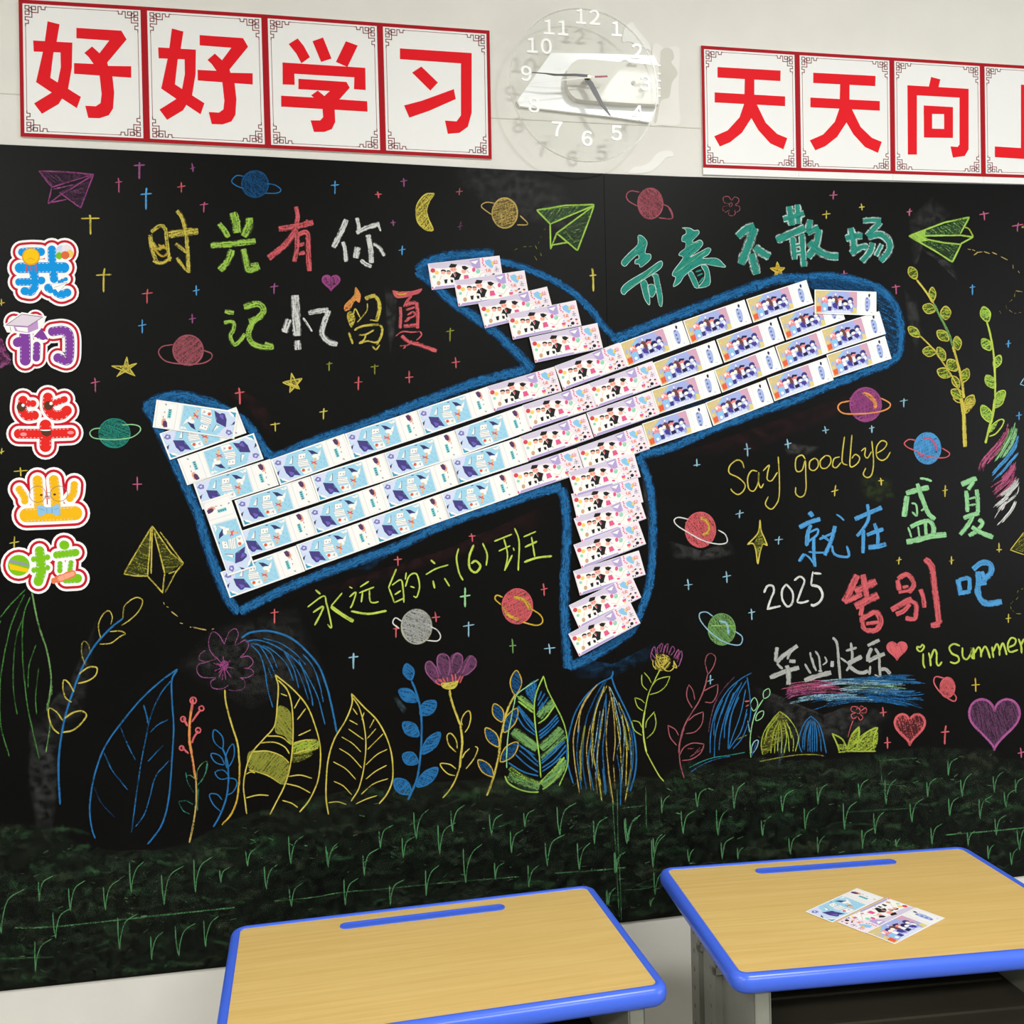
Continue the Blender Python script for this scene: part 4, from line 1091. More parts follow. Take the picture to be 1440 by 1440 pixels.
# ------------------------------------------------------------------ flat printed colours
def ink(colour, cov=1):
    key = colour if isinstance(colour, tuple) else INK[colour]
    return mat('ink_%d_%d_%d' % key, key, .6, .15)
INK = dict(white=(246, 245, 242), paper=(240, 240, 238), sky=(163, 213, 236), pale=(205, 220, 245), lav=(216, 222, 246), flower=(128, 125, 190), navy=(58, 58, 110), teal=(60, 160, 195),
           cap=(74, 66, 132), capl=(112, 100, 188), grey=(150, 155, 165), lgrey=(205, 207, 208), tan=(226, 192, 150), red=(215, 75, 85), orange=(226, 108, 62), stroke=(110, 185, 215), mint=(120, 205, 208),
           plum=(90, 60, 100), peach=(232, 165, 140), lilac=(212, 202, 222), purple=(182, 163, 214), lpink=(240, 228, 236), skin=(246, 180, 160), black=(38, 34, 34), rosy=(228, 92, 142),
           yellow=(245, 208, 110), mintg=(150, 214, 182), bear=(205, 165, 130), blueh=(140, 198, 234), gold=(214, 194, 140), blue=(166, 176, 226), pink=(212, 166, 188), golden=(226, 208, 134),
           case=(232, 92, 58), hairp=(238, 140, 140), hairn=(62, 60, 132), brown=(112, 66, 66), purp=(72, 62, 150), cream=(250, 240, 228), label=(168, 184, 228), dk=(34, 34, 78), brtan=(150, 120, 90))
def ticket_mesh(kind):
    """kind: 'blue', 'violet', 'navy' -> (card mesh data, print mesh data, width, height); local x right, z up, print faces -y, origin top left"""
    if kind == 'blue': w_, h_ = .1415, .0500; o_, u_, v_ = (14, 464), (1221, -369), (150, 448)
    elif kind == 'violet': w_, h_ = .1382, .0495; o_, u_, v_ = (145, 345), (1135, -250), (102, 428)
    else: w_, h_ = .1374, .0487; o_, u_, v_ = (35, 155), (1066, 35), (-2, 428)
    det = u_[0]*v_[1]-u_[1]*v_[0]
    def place(x, y, Y):
        x -= o_[0]; y -= o_[1]
        a = (x*v_[1]-y*v_[0])/det; b_ = (y*u_[0]-x*u_[1])/det
        a = min(.996, max(.004, a)); b_ = min(.99, max(.01, b_))
        return Vector((a*w_, Y, -b_*h_))
    d = Draw(Y0=-.00032, dY=1.2e-6, place=place, matfn=ink)
    F = lambda c_, s_: d.fill(pts_of(s_), c_); E = lambda c_, x, y, rx, ry=None: d.fill(d.ell(x, y, rx, ry or rx, n=12), c_)
    S_ = lambda c_, w0, s_: [d.ribbon(straight_pts(pts_of(q), 1e9), w0, c_, jit=0, taper=1) for q in s_.split(';')]
    C_ = lambda c_, w0, s_: [d.ribbon(smooth_pts(pts_of(q), 14), w0, c_, jit=0, taper=1) for q in s_.split(';')]
    if kind == 'blue':
        F('sky', '50,470 850,240 970,640 180,880'); F('lav', '55,475 290,405 245,560 200,625 120,640'); F('flower', '80,540 120,480 185,500 190,560 130,572'); F('lav', '120,520 150,505 160,530 130,545')
        F('pale', '105,640 230,595 270,700 330,800 420,760 520,775 180,880'); F('navy', '120,690 170,650 155,680 150,720 135,745'); F('teal', '160,805 200,800 290,852 185,880'); F('white', '170,790 230,800 300,840 280,855 200,830')
        F('cap', '220,588 390,600 505,765 400,750 375,785 335,785 265,710 240,640'); F('capl', '310,690 370,670 400,735 350,765'); F('cap', '240,600 380,610 470,735 300,680')
        F('white', '370,440 378,562 318,556'); S_('navy', 9, '378,430 372,562 325,566'); F('white', '465,400 592,385 585,472 470,500'); S_('grey', 6, '465,400 592,385 585,472 470,500 465,400'); E('plum', 508, 442, 9); E('plum', 558, 445, 9)
        F('white', '450,505 615,498 655,610 478,628'); S_('grey', 7, '455,525 600,515;465,555 640,548;470,585 645,575;475,618 640,605'); S_('navy', 8, '450,510 470,530')
        F('navy', '620,342 705,352 812,418 740,410 690,420 660,380'); F('navy', '535,345 575,335 590,345 550,355'); F('white', '690,455 720,420 790,415 830,350 845,330 830,430 800,520 740,500'); F('white', '740,290 800,280 850,250 855,300 800,320')
        S_('tan', 38, '748,480 735,655'); E('peach', 733, 655, 22, 12); S_('red', 16, '670,532 775,590;680,575 760,545'); F('white', '495,655 665,622 702,712 560,752'); E('orange', 550, 680, 28); E('red', 545, 672, 12)
        S_('navy', 6, '612,690 655,640 640,700;625,665 650,690'); C_('stroke', 6, '820,540 860,580;880,480 900,520;780,640 850,650;870,620 910,560;800,450 850,500;720,700 780,690;900,610 940,620;420,420 440,460;260,460 300,480;400,640 430,680')
        C_('lgrey', 7, '800,280 830,350 850,400'); S_('lgrey', 5, '860,245 985,640;925,208 1208,122 1352,540 1055,612 925,208')
        F('plum', '1035,195 1085,170 1125,200 1140,260 1110,290 1070,262'); F('peach', '1085,172 1130,190 1160,250 1158,300 1120,312 1105,285 1135,262 1120,205'); F('brtan', '1155,305 1175,320 1168,350'); F('brtan', '1170,400 1190,390 1180,430')
        S_('mint', 54, '1080,345 1125,490'); E('navy', 1085, 368, 13, 10); E('navy', 1096, 402, 13, 10); E('navy', 1107, 436, 13, 10); E('navy', 1120, 470, 13, 10); F('grey', '1200,515 1240,530 1225,548 1205,535')
    elif kind == 'violet':
        F('lpink', '145,345 1280,95 1385,530 245,773'); F('lilac', '145,345 960,165 900,330 760,300 600,320 430,390 200,410'); F('purple', '800,225 960,168 995,330 930,350 860,320'); F('lilac', '400,300 700,235 720,290 450,340')
        F('white', '190,430 430,400 700,330 900,360 1000,380 1060,400 1130,560 260,740'); F('purple', '240,755 1378,512 1385,532 245,775'); F('purple', '300,715 700,628 900,590 880,640 280,760')
        F('white', '820,245 945,208 905,278'); E('red', 235, 450, 38); E('yellow', 300, 480, 34); E('mintg', 265, 552, 26); E('bear', 345, 650, 30, 38); E('rosy', 255, 735, 16)
        E('black', 403, 442, 42, 26); E('skin', 402, 470, 36, 28); E('black', 486, 440, 34, 20); E('peach', 490, 466, 36, 28); F('black', '425,585 480,570 478,640 445,648'); F('black', '525,575 570,570 575,620 540,622'); F('black', '590,625 615,630 600,645')
        C_('bear', 5, '380,520 360,600;520,520 540,570'); E('skin', 560, 400, 52, 42); F('black', '483,368 512,308 612,310 590,362 512,376'); E('rosy', 540, 405, 14, 9); E('rosy', 580, 395, 12, 8)
        F('black', '545,468 608,432 692,468 672,525 655,590 600,600 580,540 520,530'); S_('red', 14, '588,452 610,500'); S_('white', 8, '560,450 600,520'); C_('black', 7, '655,570 690,600')
        E('skin', 728, 415, 40, 36); F('black', '688,332 740,322 802,350 748,396 700,372'); F('rosy', '735,480 800,468 835,545 745,565'); C_('black', 5, '780,410 820,430;760,380 790,400'); S_('rosy', 4, '760,560 765,585;790,555 795,580')
        E('rosy', 885, 372, 28, 38); E('mintg', 955, 390, 36, 42); E('lilac', 945, 370, 14); F('blueh', '1050,205 1120,172 1205,235 1182,320 1130,302 1070,260'); E('yellow', 1180, 235, 24, 30)
        for x, y in ((1020, 210), (1018, 245), (1035, 275), (1065, 295), (1010, 180)): E('rosy', x, y, 13)
        S_('red', 9, '1208,178 1212,232;1234,172 1238,232;1185,195 1200,215;1262,190 1250,212;1185,242 1268,228'); S_('orange', 9, '1088,330 1096,392;1072,350 1084,368;1112,345 1160,338;1108,368 1168,360;1138,330 1132,370 1112,392;1135,365 1165,388')
        S_('plum', 8, '1228,298 1255,288;1222,330 1290,318;1252,305 1256,372;1225,365 1238,345;1272,345 1290,360'); F('black', '1178,428 1215,396 1232,412 1210,432'); E('peach', 1165, 448, 28, 16); E('black', 1295, 420, 20, 14); E('skin', 1300, 440, 14)
        E('black', 1235, 485, 30, 28); E('rosy', 1312, 490, 20, 16); F('rosy', '1050,480 1118,470 1112,520 1060,525'); F('yellow', '1070,520 1110,515 1108,545 1075,550'); E('blueh', 1085, 450, 18, 12); E('rosy', 912, 550, 30, 16); E('black', 1165, 530, 14); E('black', 1205, 525, 12)
        C_('bear', 5, '860,490 900,505 950,520 985,480 1010,430 1060,398;980,590 990,555'); 
    else:
        F('blue', '52,170 765,195 757,585 52,570'); F('gold', '52,170 330,180 200,270 130,330 140,480 150,572 52,570'); F('pink', '610,190 765,195 765,460 700,420 640,260'); F('golden', '690,470 762,500 757,585 640,582 700,540')
        F('lav', '150,560 300,520 640,530 660,582 150,574'); F('blueh', '200,260 340,200 300,260 200,300'); E('yellow', 85, 240, 14); E('golden', 85, 410, 16); E('yellow', 240, 210, 10); E('label', 100, 340, 18, 44); E('white', 395, 240, 12, 20)
        F('case', '65,455 145,445 142,545 70,552'); F('orange', '95,450 115,448 112,548 98,550')
        F('hairp', '155,300 200,275 250,270 262,340 252,400 205,380 165,385'); S_('white', 12, '200,285 235,345'); E('cream', 180, 320, 20, 30); F('blueh', '165,400 225,385 250,430 240,540 190,530 170,470'); E('white', 205, 500, 24, 28); F('hairn', '150,380 170,375 165,400')
        E('hairn', 300, 310, 48, 40); E('cream', 296, 350, 38, 32); F('white', '262,385 325,385 320,455 268,455'); F('hairn', '258,455 322,455 315,535 258,530')
        F('brown', '345,290 385,262 425,285 440,350 432,440 400,450 385,380 350,340'); E('cream', 355, 340, 28, 34); F('purp', '335,410 380,385 420,430 425,508 350,470'); S_('white', 7, '350,480 340,545;410,505 430,545')
        E('hairp', 478, 332, 50, 42); F('dk', '428,292 458,260 538,288 515,315 470,300 440,320'); E('cream', 470, 368, 24, 26); F('white', '440,395 495,395 490,455 450,455'); F('dk', '440,452 515,445 520,505 445,510'); S_('cream', 8, '465,510 462,548;495,508 498,545')
        E('dk', 550, 375, 54, 46); E('cream', 558, 408, 36, 28); F('purp', '520,440 600,430 640,490 600,520 560,470'); F('pale', '530,450 560,455 550,510 535,510'); S_('cream', 8, '575,500 580,540')
        E('hairn', 648, 335, 50, 46); E('cream', 640, 365, 30, 28); F('hairn', '680,375 700,400 690,440 670,400'); F('lav', '620,400 680,400 690,470 640,490'); F('purp', '600,440 640,440 650,500 600,500'); E('white', 660, 440, 18, 26); C_('hairn', 6, '690,470 670,510')
        S_('white', 6, '440,515 430,550;360,500 345,550'); C_('gold', 6, '700,280 690,330;660,548 700,550'); S_('lgrey', 4, '788,198 780,590;828,205 820,575;1078,205 1068,575;828,205 1078,208'); 
        F('dk', '960,240 978,222 996,250 978,298 958,270'); F('label', '905,305 960,300 988,330 995,400 978,500 950,545 905,530 895,420'); 
        for y in (310, 385, 455, 525): S_('hairn', 9, '918,%d 952,%d;935,%d 933,%d;920,%d 950,%d' % (y-10, y-12, y-18, y+16, y+8, y+6))
        F('label', '985,555 1030,560 1020,575'); E('lgrey', 1015, 295, 6)
    me = d.build('printed_picture').data
    tmp = bpy.data.objects['printed_picture']; bpy.data.objects.remove(tmp)
    b = MB(); b.box(0, w_, -.0003, 0, -h_, 0)
    cm = b.build('ticket_card', mat('ticket_card_white', (247, 246, 244), .4, .4)); cme = cm.data; bpy.data.objects.remove(cm)
    return cme, me, w_, h_
TK = {k: ticket_mesh(k) for k in ('blue', 'violet', 'navy')}
KN = dict(blue='pale blue graduation ticket with dark mortarboard', violet='lilac graduation ticket with small graduates and balloons', navy='graduation ticket with group of friends in navy')
def ticket(kind, p0, p1, label, group, layer=0):
    """p0, p1: where the printed top edge starts and ends in the photograph (wall plane)"""
    a, b_ = at(*p0), at(*p1); ang = math.atan2(b_.z-a.z, b_.x-a.x)
    w_ = TK[kind][2]; mid = (a+b_)/2
    o = bpy.data.objects.new('paper_ticket', TK[kind][0]); COL.objects.link(o)
    o.location = (mid.x-math.cos(ang)*w_/2, -.0022-.0006*layer, mid.z-math.sin(ang)*w_/2); o.rotation_euler = (0, -ang, 0)
    pr = bpy.data.objects.new('printed_picture', TK[kind][1]); COL.objects.link(pr); pr.parent = o
    tag(o, label, 'ticket', group); return o
ORD = ['first', 'second', 'third', 'fourth']
rows = {
 'top': [('blue', (272,679.5),(379.5,645.5)), ('blue', (380.5,646.3),(483.8,610)), ('blue', (485,610),(586,576.8)), ('blue', (587,576.3),(682.5,544.5)), ('violet', (684,543.8),(778.8,515.8)), ('violet', (779.5,515),(870,482)),
         ('navy', (871,482.7),(958,451.5)), ('navy', (959.2,451.5),(1046.7,421.4)), ('navy', (1048,421.4),(1133.6,393.7))],
 'second': [('blue', (329.5,704),(436.5,669.5)), ('blue', (437.5,669),(539.5,637)), ('blue', (540.5,636.8),(638.7,605)), ('blue', (639.5,604.5),(734,570.8)), ('violet', (734.5,570),(826.6,539.8)), ('violet', (827.3,539.5),(916.3,508)),
            ('navy', (917.3,510.5),(1004.4,478.6)), ('navy', (1005.3,478.3),(1092.5,446.5)), ('navy', (1093.5,446.5),(1178,417))],
 'third': [('blue', (328.5,750),(431.8,716)), ('blue', (432.7,715.8),(534.5,680.8)), ('blue', (535.5,680),(634,646)), ('blue', (635,645.5),(729.7,614.8)), ('violet', (730.5,614),(822.7,582)), ('violet', (823.8,580.8),(915,549.5)),
           ('navy', (916,549),(1002,520.4)), ('navy', (1003,520),(1088,487.5)), ('navy', (1089,487.3),(1173,457.8))],
 'bottom': [('blue', (310,804.5),(416,767)), ('blue', (416.9,766),(519.5,729.6)), ('blue', (520.5,728.8),(619,694.3)), ('blue', (620,694),(716.8,661.2)), ('violet', (717.5,660.5),(810.2,630)), ('violet', (811,629.5),(902,597.6)),
            ('navy', (903,595.8),(990,567.5)), ('navy', (991,566.7),(1076,534)), ('navy', (1077.3,532.3),(1161.9,502.5))]}
for rn, (row, items) in enumerate(rows.items()):
    cnt = {}
    for k, p0, p1 in items:
        i = cnt.get(k, 0); cnt[k] = i+1
        where = '%s of its kind from the tail in the %s body row' % (ORD[i], row)
        short = dict(blue='pale blue mortarboard ticket', violet='lilac graduates ticket', navy='navy friends ticket')[k]
        ticket(k, p0, p1, '%s, %s' % (short, where), 'tickets in the %s row of the body' % row)
ticket('navy', (1151.7,464.6), (1236.3,437.5), 'ticket with friends in navy, second from the top at the nose of the aeroplane', 'tickets at the nose', 1)
ticket('navy', (1160.4,499.6), (1243.5,472.7), 'ticket with friends in navy, lowest one at the nose of the aeroplane', 'tickets at the nose', 2)
ticket('navy', (1142.9,407.7), (1231.9,411), 'ticket with friends in navy, lying level at the top of the nose', 'tickets at the nose', 3)
ticket('blue', (224.5,610), (332.5,572.5), 'pale blue ticket half hidden behind the top tail ticket', 'tickets on the tail', 1)
ticket('blue', (370.8,645.5), (263.8,682.5), 'pale blue ticket upside down where the tail meets the body', 'tickets on the tail', 2)
ticket('blue', (328.8,617.5), (216.3,601.3), 'topmost pale blue tail ticket, upside down and tilted down to the right', 'tickets on the tail', 3)
ticket('blue', (320,807), (285,708.8), 'pale blue ticket standing on end at the rear of the body', 'tickets on the tail', 2)
for i, (p0, p1) in enumerate((((601.3,371.3),(702,360)), ((638.3,395),(736.3,380.8)), ((672.5,426.3),(768,403.8)), ((712.5,442.5),(808.8,423)), ((744.3,475),(838,455)))):
    ticket('violet', p0, p1, 'lilac ticket, %s from the wing tip on the upper wing' % ['outermost', 'second', 'third', 'fourth', 'fifth'][i], 'tickets on the upper wing', 1+i)
low = [((797,664.5),(891.3,636.3)), ((801,695),(897.5,671.3)), ((805,729.5),(897.5,695.5)), ((805,766.3),(896.3,731.3)), ((805,803),(897.5,773.8)), ((798.3,851.3),(887.5,807.5)), ((797.5,891.3),(885,844.3))]
lay = [3, 2, 3, 4, 3, 4, 5]
for i, (p0, p1) in enumerate(low):
    ticket('violet', p0, p1, 'lilac ticket, %s from the body down the lower wing' % ['first', 'second', 'third', 'fourth', 'fifth', 'sixth', 'last'][i], 'tickets on the lower wing', lay[i])

# ------------------------------------------------------------------ the five die-cut character stickers
def ink2(c_, cv=1): return ink(c_)
INK.update(sred=(200, 16, 42), sblue=(0, 150, 228), spurple=(130, 62, 158), shot=(232, 38, 32), syel=(245, 186, 18), sgreen=(126, 194, 20), dash=(222, 232, 240), capc=(226, 214, 226), lilc=(192, 152, 204), edgep=(120, 60, 120),
           browns=(92, 52, 34), cheek=(248, 150, 150), bow=(148, 196, 230), bowd=(90, 130, 170), dip=(236, 124, 84), dipl=(250, 168, 140), disc=(60, 190, 180), medal=(250, 200, 12), medal2=(228, 160, 20), white2=(250, 249, 248))
def sticker(name, label, zoom, strokes, colour, lv, extra='', blobs='', dash=True):
    """strokes: 'width: points' lines; lv: white, red and outer white margins in zoom pixels"""
    ox, oy, z = ZO[zoom]
    L_ = []
    for l in strokes.strip().splitlines():
        h, _, r = l.partition(':')
        for seg in r.split(';'):
            if pts_of(seg): L_.append((float(h), smooth_pts(pts_of(seg), 8) if len(pts_of(seg)) > 1 else None, pts_of(seg)))
    def capsule(P, r):      # outline of a round-ended stroke as quads and discs
        return P
    card = MB(); d = Draw(Y0=-.0011, dY=2e-6, matfn=ink2)
    def rnd(dr, P, r, c_):
        P = [(ox+x/z, oy+y/z) for x, y in P]
        dr.ribbon(P, 2*r/z, c_, jit=0, taper=1)
        for e in (P[0], P[-1]): dr.fill(dr.ell(e[0], e[1], r/z, r/z, n=20), c_)
    def body(P, r):
        P = [(ox+x/z, oy+y/z) for x, y in P]
        for e in P[::max(1, len(P)//10)]+[P[-1]]:
            card.prism(d.ell(e[0], e[1], r/z, r/z, n=22), -.0002, -.001, lambda x, y, q: at(x, y, q))
        for a, b_ in zip(P, P[1:]):
            L0 = math.hypot(b_[0]-a[0], b_[1]-a[1]) or 1; nx, ny = -(b_[1]-a[1])/L0*r/z, (b_[0]-a[0])/L0*r/z
            card.prism([(a[0]+nx, a[1]+ny), (b_[0]+nx, b_[1]+ny), (b_[0]-nx, b_[1]-ny), (a[0]-nx, a[1]-ny)], -.0002, -.001, lambda x, y, q: at(x, y, q))
    for w0, P, raw in L_: body(P, w0/2+lv[2]-.25*z)
    for bl in blobs.split():
        x, y, r = map(float, bl.split(',')); body([(x, y), (x+.5, y)], r+lv[2]-.25*z); L_.insert(0, (2*r, [(x, y), (x+.5, y)], None))
    for add, c_ in ((lv[2], 'white2'), (lv[1], 'sred'), (lv[0], 'white2')):
        for w0, P, raw in L_: rnd(d, P, w0/2+add, c_)
    for w0, P, raw in L_:
        if raw is not None: rnd(d, P, w0/2, colour)
    if dash:
        for w0, P, raw in L_:
            if raw is None: continue
            Q = smooth_pts(P, 1.5) if len(P) > 2 else straight_pts(P, 2); r = w0/2*.8; acc = 0; run_ = [[], []]
            for i in range(1, len(Q)):
                acc += math.hypot(Q[i][0]-Q[i-1][0], Q[i][1]-Q[i-1][1]); tx, ty = Q[i][0]-Q[i-1][0], Q[i][1]-Q[i-1][1]; L0 = math.hypot(tx, ty) or 1
                if acc % (z*5.2) < z*2.6:
                    for s_ in (0, 1): run_[s_].append((ox+(Q[i][0]-ty/L0*r*(1-2*s_))/z, oy+(Q[i][1]+tx/L0*r*(1-2*s_))/z))
                else:
                    for s_ in (0, 1):
                        if len(run_[s_]) > 1:
                            inside = any(abs(w1/2*.72) > math.hypot(run_[s_][0][0]-(ox+p[0]/z), run_[s_][0][1]-(oy+p[1]/z))*z for w1, P1, r1 in L_ if P1 is not P and r1 is not None for p in P1)
                            if not inside: d.ribbon([run_[s_][0], run_[s_][-1]], .75, 'dash', jit=0, taper=1)
                    run_ = [[], []]
    if extra: d.run(zoom, extra, cov=1)
    c = card.build(name, mat('sticker_card', (250, 249, 248), .35, .45)); c.location = (0, -.001, 0)
    tag(c, label, 'sticker', 'character stickers down the left side'); pr = d.build('printed_character', c)
    return c
sticker('character_sticker', 'blue 我 sticker with gold medal and coloured ball', 'w', '''
130: 350,275 500,265 640,270
165: 315,520 600,515 1000,515
130: 810,235 815,400 825,520 845,690
140: 525,560 540,700 535,820
120: 300,740 500,735 650,715
125: 530,820 490,890 385,880
130: 755,830 790,850
130: 890,905 960,935 1050,905
60: 930,735 1030,695''', 'sblue', (46, 84, 118), '''
S red 26: 425,470 420,590; 560,470 560,590; 490,480 490,570
E medal2: 485,345 140,135
E medal: 485,340 122,118
medal2 12: 430,390 480,370 545,395
E pale: 960,250 85,80
E lpink: 1040,220 80,60
E yellow: 1090,300 60,60
E lime0: 925,330 50,55
E orange: 1018,322 66,62
F white2: 800,770 1055,745 910,900 870,850 830,855
S grey 5: 800,770 1055,745 840,830; 1055,745 960,850'''.replace('lime0', 'sgreen'), blobs='1010,270,100')
sticker('character_sticker', 'purple 们 sticker wearing a graduation cap', 'J', '''
80: 150,370 160,365
92: 210,310 215,400 215,520
50: 330,315 365,325
62: 312,395 308,500
78: 445,278 530,270 580,300 590,400 575,520 490,500''', 'spurple', (24, 44, 60), '''
F white2: 30,225 185,115 395,150 330,290 230,300 60,285
F spurple: 285,322 352,250 412,350
F lilc: 115,230 320,190 325,255 240,290 130,275
F white2: 130,238 235,245 238,285 150,270
F capc: 50,225 185,132 365,155 238,236
S edgep 5: 50,225 185,132 365,155 238,236 50,225; 85,235 95,280''', blobs='120,200,30 300,175,22')
sticker('character_sticker', 'red 毕 sticker with a smiling face', 'J', '''
80: 195,860 190,940 230,990 290,985
58: 220,885 280,885
85: 405,835 405,920 450,980 520,980 565,945
56: 450,885 545,850
100: 385,1070 385,1150 385,1245
84: 160,1140 380,1140 600,1132''', 'shot', (24, 46, 64), '''
E browns: 180,915 38,38
E browns: 412,902 38,38
E white2: 196,900 14,14
E white2: 432,885 14,14
F browns: 345,1110 430,1110 435,1145 395,1165 355,1145
S white2 10: 350,1112 428,1110
E cheek: 200,1145 28,16
E cheek: 597,1130 28,14''')
sticker('character_sticker', 'yellow 业 sticker with glasses and blue bow tie', 'K', '''
82: 318,212 325,320 330,430
82: 455,210 468,320 472,430
62: 165,288 205,350 210,385
62: 628,250 620,320 590,365
118: 225,508 430,500 635,490''', 'syel', (26, 48, 68), '''
O brtan 4: 318,330 70,68
O brtan 4: 500,326 72,64
S brtan 4: 388,318 430,316
E browns: 350,337 12,9
E browns: 462,332 12,9
S browns 6: 378,350 432,346
E cheek: 405,362 22,9
F bow: 312,430 350,418 400,445 400,488 340,520 318,500
F bow: 430,440 480,412 508,425 512,500 480,512 430,490
F bow: 395,440 440,438 440,492 398,492
S bowd 4: 395,440 398,492; 440,438 440,492; 330,450 380,465; 500,445 455,462''')
sticker('character_sticker', 'green 啦 sticker with rolled diploma', 'K', '''
80: 335,808 345,900 350,980 325,1065
50: 288,878 400,862
48: 290,970 400,950
76: 540,758 548,760
62: 480,842 560,832 640,822
44: 508,915 506,975
44: 600,908 592,975
76: 560,1045 655,1040''', 'sgreen', (24, 46, 66), '''
E sgreen: 160,930 92,88
F medal: 75,915 245,960 235,990 90,965
F grey: 85,880 240,915 245,940 80,905
S dip 62: 462,1058 640,990
S dipl 40: 490,1048 630,995
E dip: 455,1060 22,26
S medal2 6: 535,1012 550,1045''', blobs='160,930,88')

# ------------------------------------------------------------------ red character posters over the board
poster_m = mat('poster_paper', (240, 239, 236), .45, .4); band_m = mat('poster_dark_red', (170, 20, 32), .6, .15); char_m = mat('poster_red', (228, 22, 34), .6, .15); line_m = mat('poster_line_red', (140, 45, 52), .5, .3)
GL = {
 '好': ('A', ['268,120 335,137 318,238 300,300 283,438 455,545 432,608 350,555 290,520 203,462 240,300 252,235', '187,228 407,240 405,297 190,290', '340,238 407,240 404,380 383,500 330,585 236,640 192,582 290,522 325,465 342,380',
            '430,157 683,173 712,222 603,352 608,371 738,373 738,437 417,415 417,355 527,360 500,322 475,298 518,262 560,300 615,228 430,215', '560,420 632,428 642,520 636,610 612,648 560,665 497,663 480,595 540,598 566,580 572,530'], 0),
 '学': ('B', ['250,235 298,205 330,245 363,305 318,337 290,285', '377,220 433,200 478,312 423,330', '555,220 618,243 563,357 502,330', '217,333 658,362 660,480 598,475 600,412 280,393 282,452 218,450',
            '302,420 558,437 575,468 520,530 668,540 670,595 210,568 210,510 385,520 370,508 405,483 440,512 470,485 302,475', '430,578 495,582 498,650 480,688 440,703 385,703 367,642 418,642 434,625'], 2),
 '习': ('B', ['843,258 1225,283 1225,600 1205,675 1160,708 1098,713 1083,643 1145,647 1168,615 1168,338 843,315', '908,387 957,355 1045,440 1005,483', '865,562 960,537 1130,475 1140,528 1000,590 893,627'], 3),
 '天': ('D', ['147,163 413,178 412,222 147,207', '135,270 432,287 432,328 135,312', '262,205 302,208 302,325 260,320', '260,316 312,320 290,378 250,440 200,480 157,498 133,455 190,430 240,375', '260,318 312,320 350,398 398,445 441,463 425,510 370,485 320,430 285,370'], 4),
 '向': ('D', ['1048,205 1087,215 1078,252 1038,250', '948,240 1206,255 1206,510 1190,538 1140,545 1130,498 1160,500 1168,490 1168,292 988,282 988,532 950,532', '1017,325 1140,332 1140,362 1017,360', '1103,335 1140,332 1140,462 1103,460', '1017,325 1052,330 1052,460 1018,460', '1018,422 1140,425 1140,462 1018,460'], 6),
 '上': ('D', ['1427,237 1470,240 1470,512 1427,508', '1317,498 1590,515 1590,560 1317,543', '1465,345 1560,352 1560,395 1465,390'], 7)}
QL = [(26,-1),(202,9.3),(371.7,20.3),(534,32),(688.4,43)]; BLm = [(29,192),(206.5,200),(377,208.5),(539,216.3),(691.5,223.8)]
QR = [(985.7,64),(1120.7,72.8),(1254,80.8),(1381,88.8),(1510,96.5)]; BRm = [(988.7,235.7),(1123.3,240.5),(1255.7,244.6),(1383,248.5),(1512,252.3)]
quads = [(QL[i], QL[i+1], BLm[i+1], BLm[i]) for i in range(4)]+[(QR[i], QR[i+1], BRm[i+1], BRm[i]) for i in range(4)]
def frame_of(q):
    a, b_, c_, d_ = [at(*p) for p in q]; return a, b_, c_, d_
def to_local(q, P):
    a, b_, c_, d_ = frame_of(q); out = []
    for px, py in P:
        p = at(px, py); u, v = .5, .5
        for _ in range(12):
            r = (a*(1-u)*(1-v)+b_*u*(1-v)+c_*u*v+d_*(1-u)*v)-p
            du = (b_-a)*(1-v)+(c_-d_)*v; dv = (d_-a)*(1-u)+(c_-b_)*u
            det = du.x*dv.z-du.z*dv.x; u -= (r.x*dv.z-r.z*dv.x)/det; v -= (du.x*r.z-du.z*r.x)/det
        out.append((u, v))
    return out
chars = [('好', 'first'), ('好', 'second'), ('学', ''), ('习', ''), ('天', 'first'), ('天', 'second'), ('向', ''), ('上', '')]
ORN = ['115,110 185,110 185,178 115,178 115,110', '225,118 302,118 302,182 225,182 225,118', '115,215 185,215 185,280 115,280 115,215', '185,145 235,145 235,330', '150,178 150,178 235,235 345,235 345,118 400,118 405,172 470,172 475,118 500,118', '235,330 115,325 115,385 172,388 172,452 118,455 118,500']
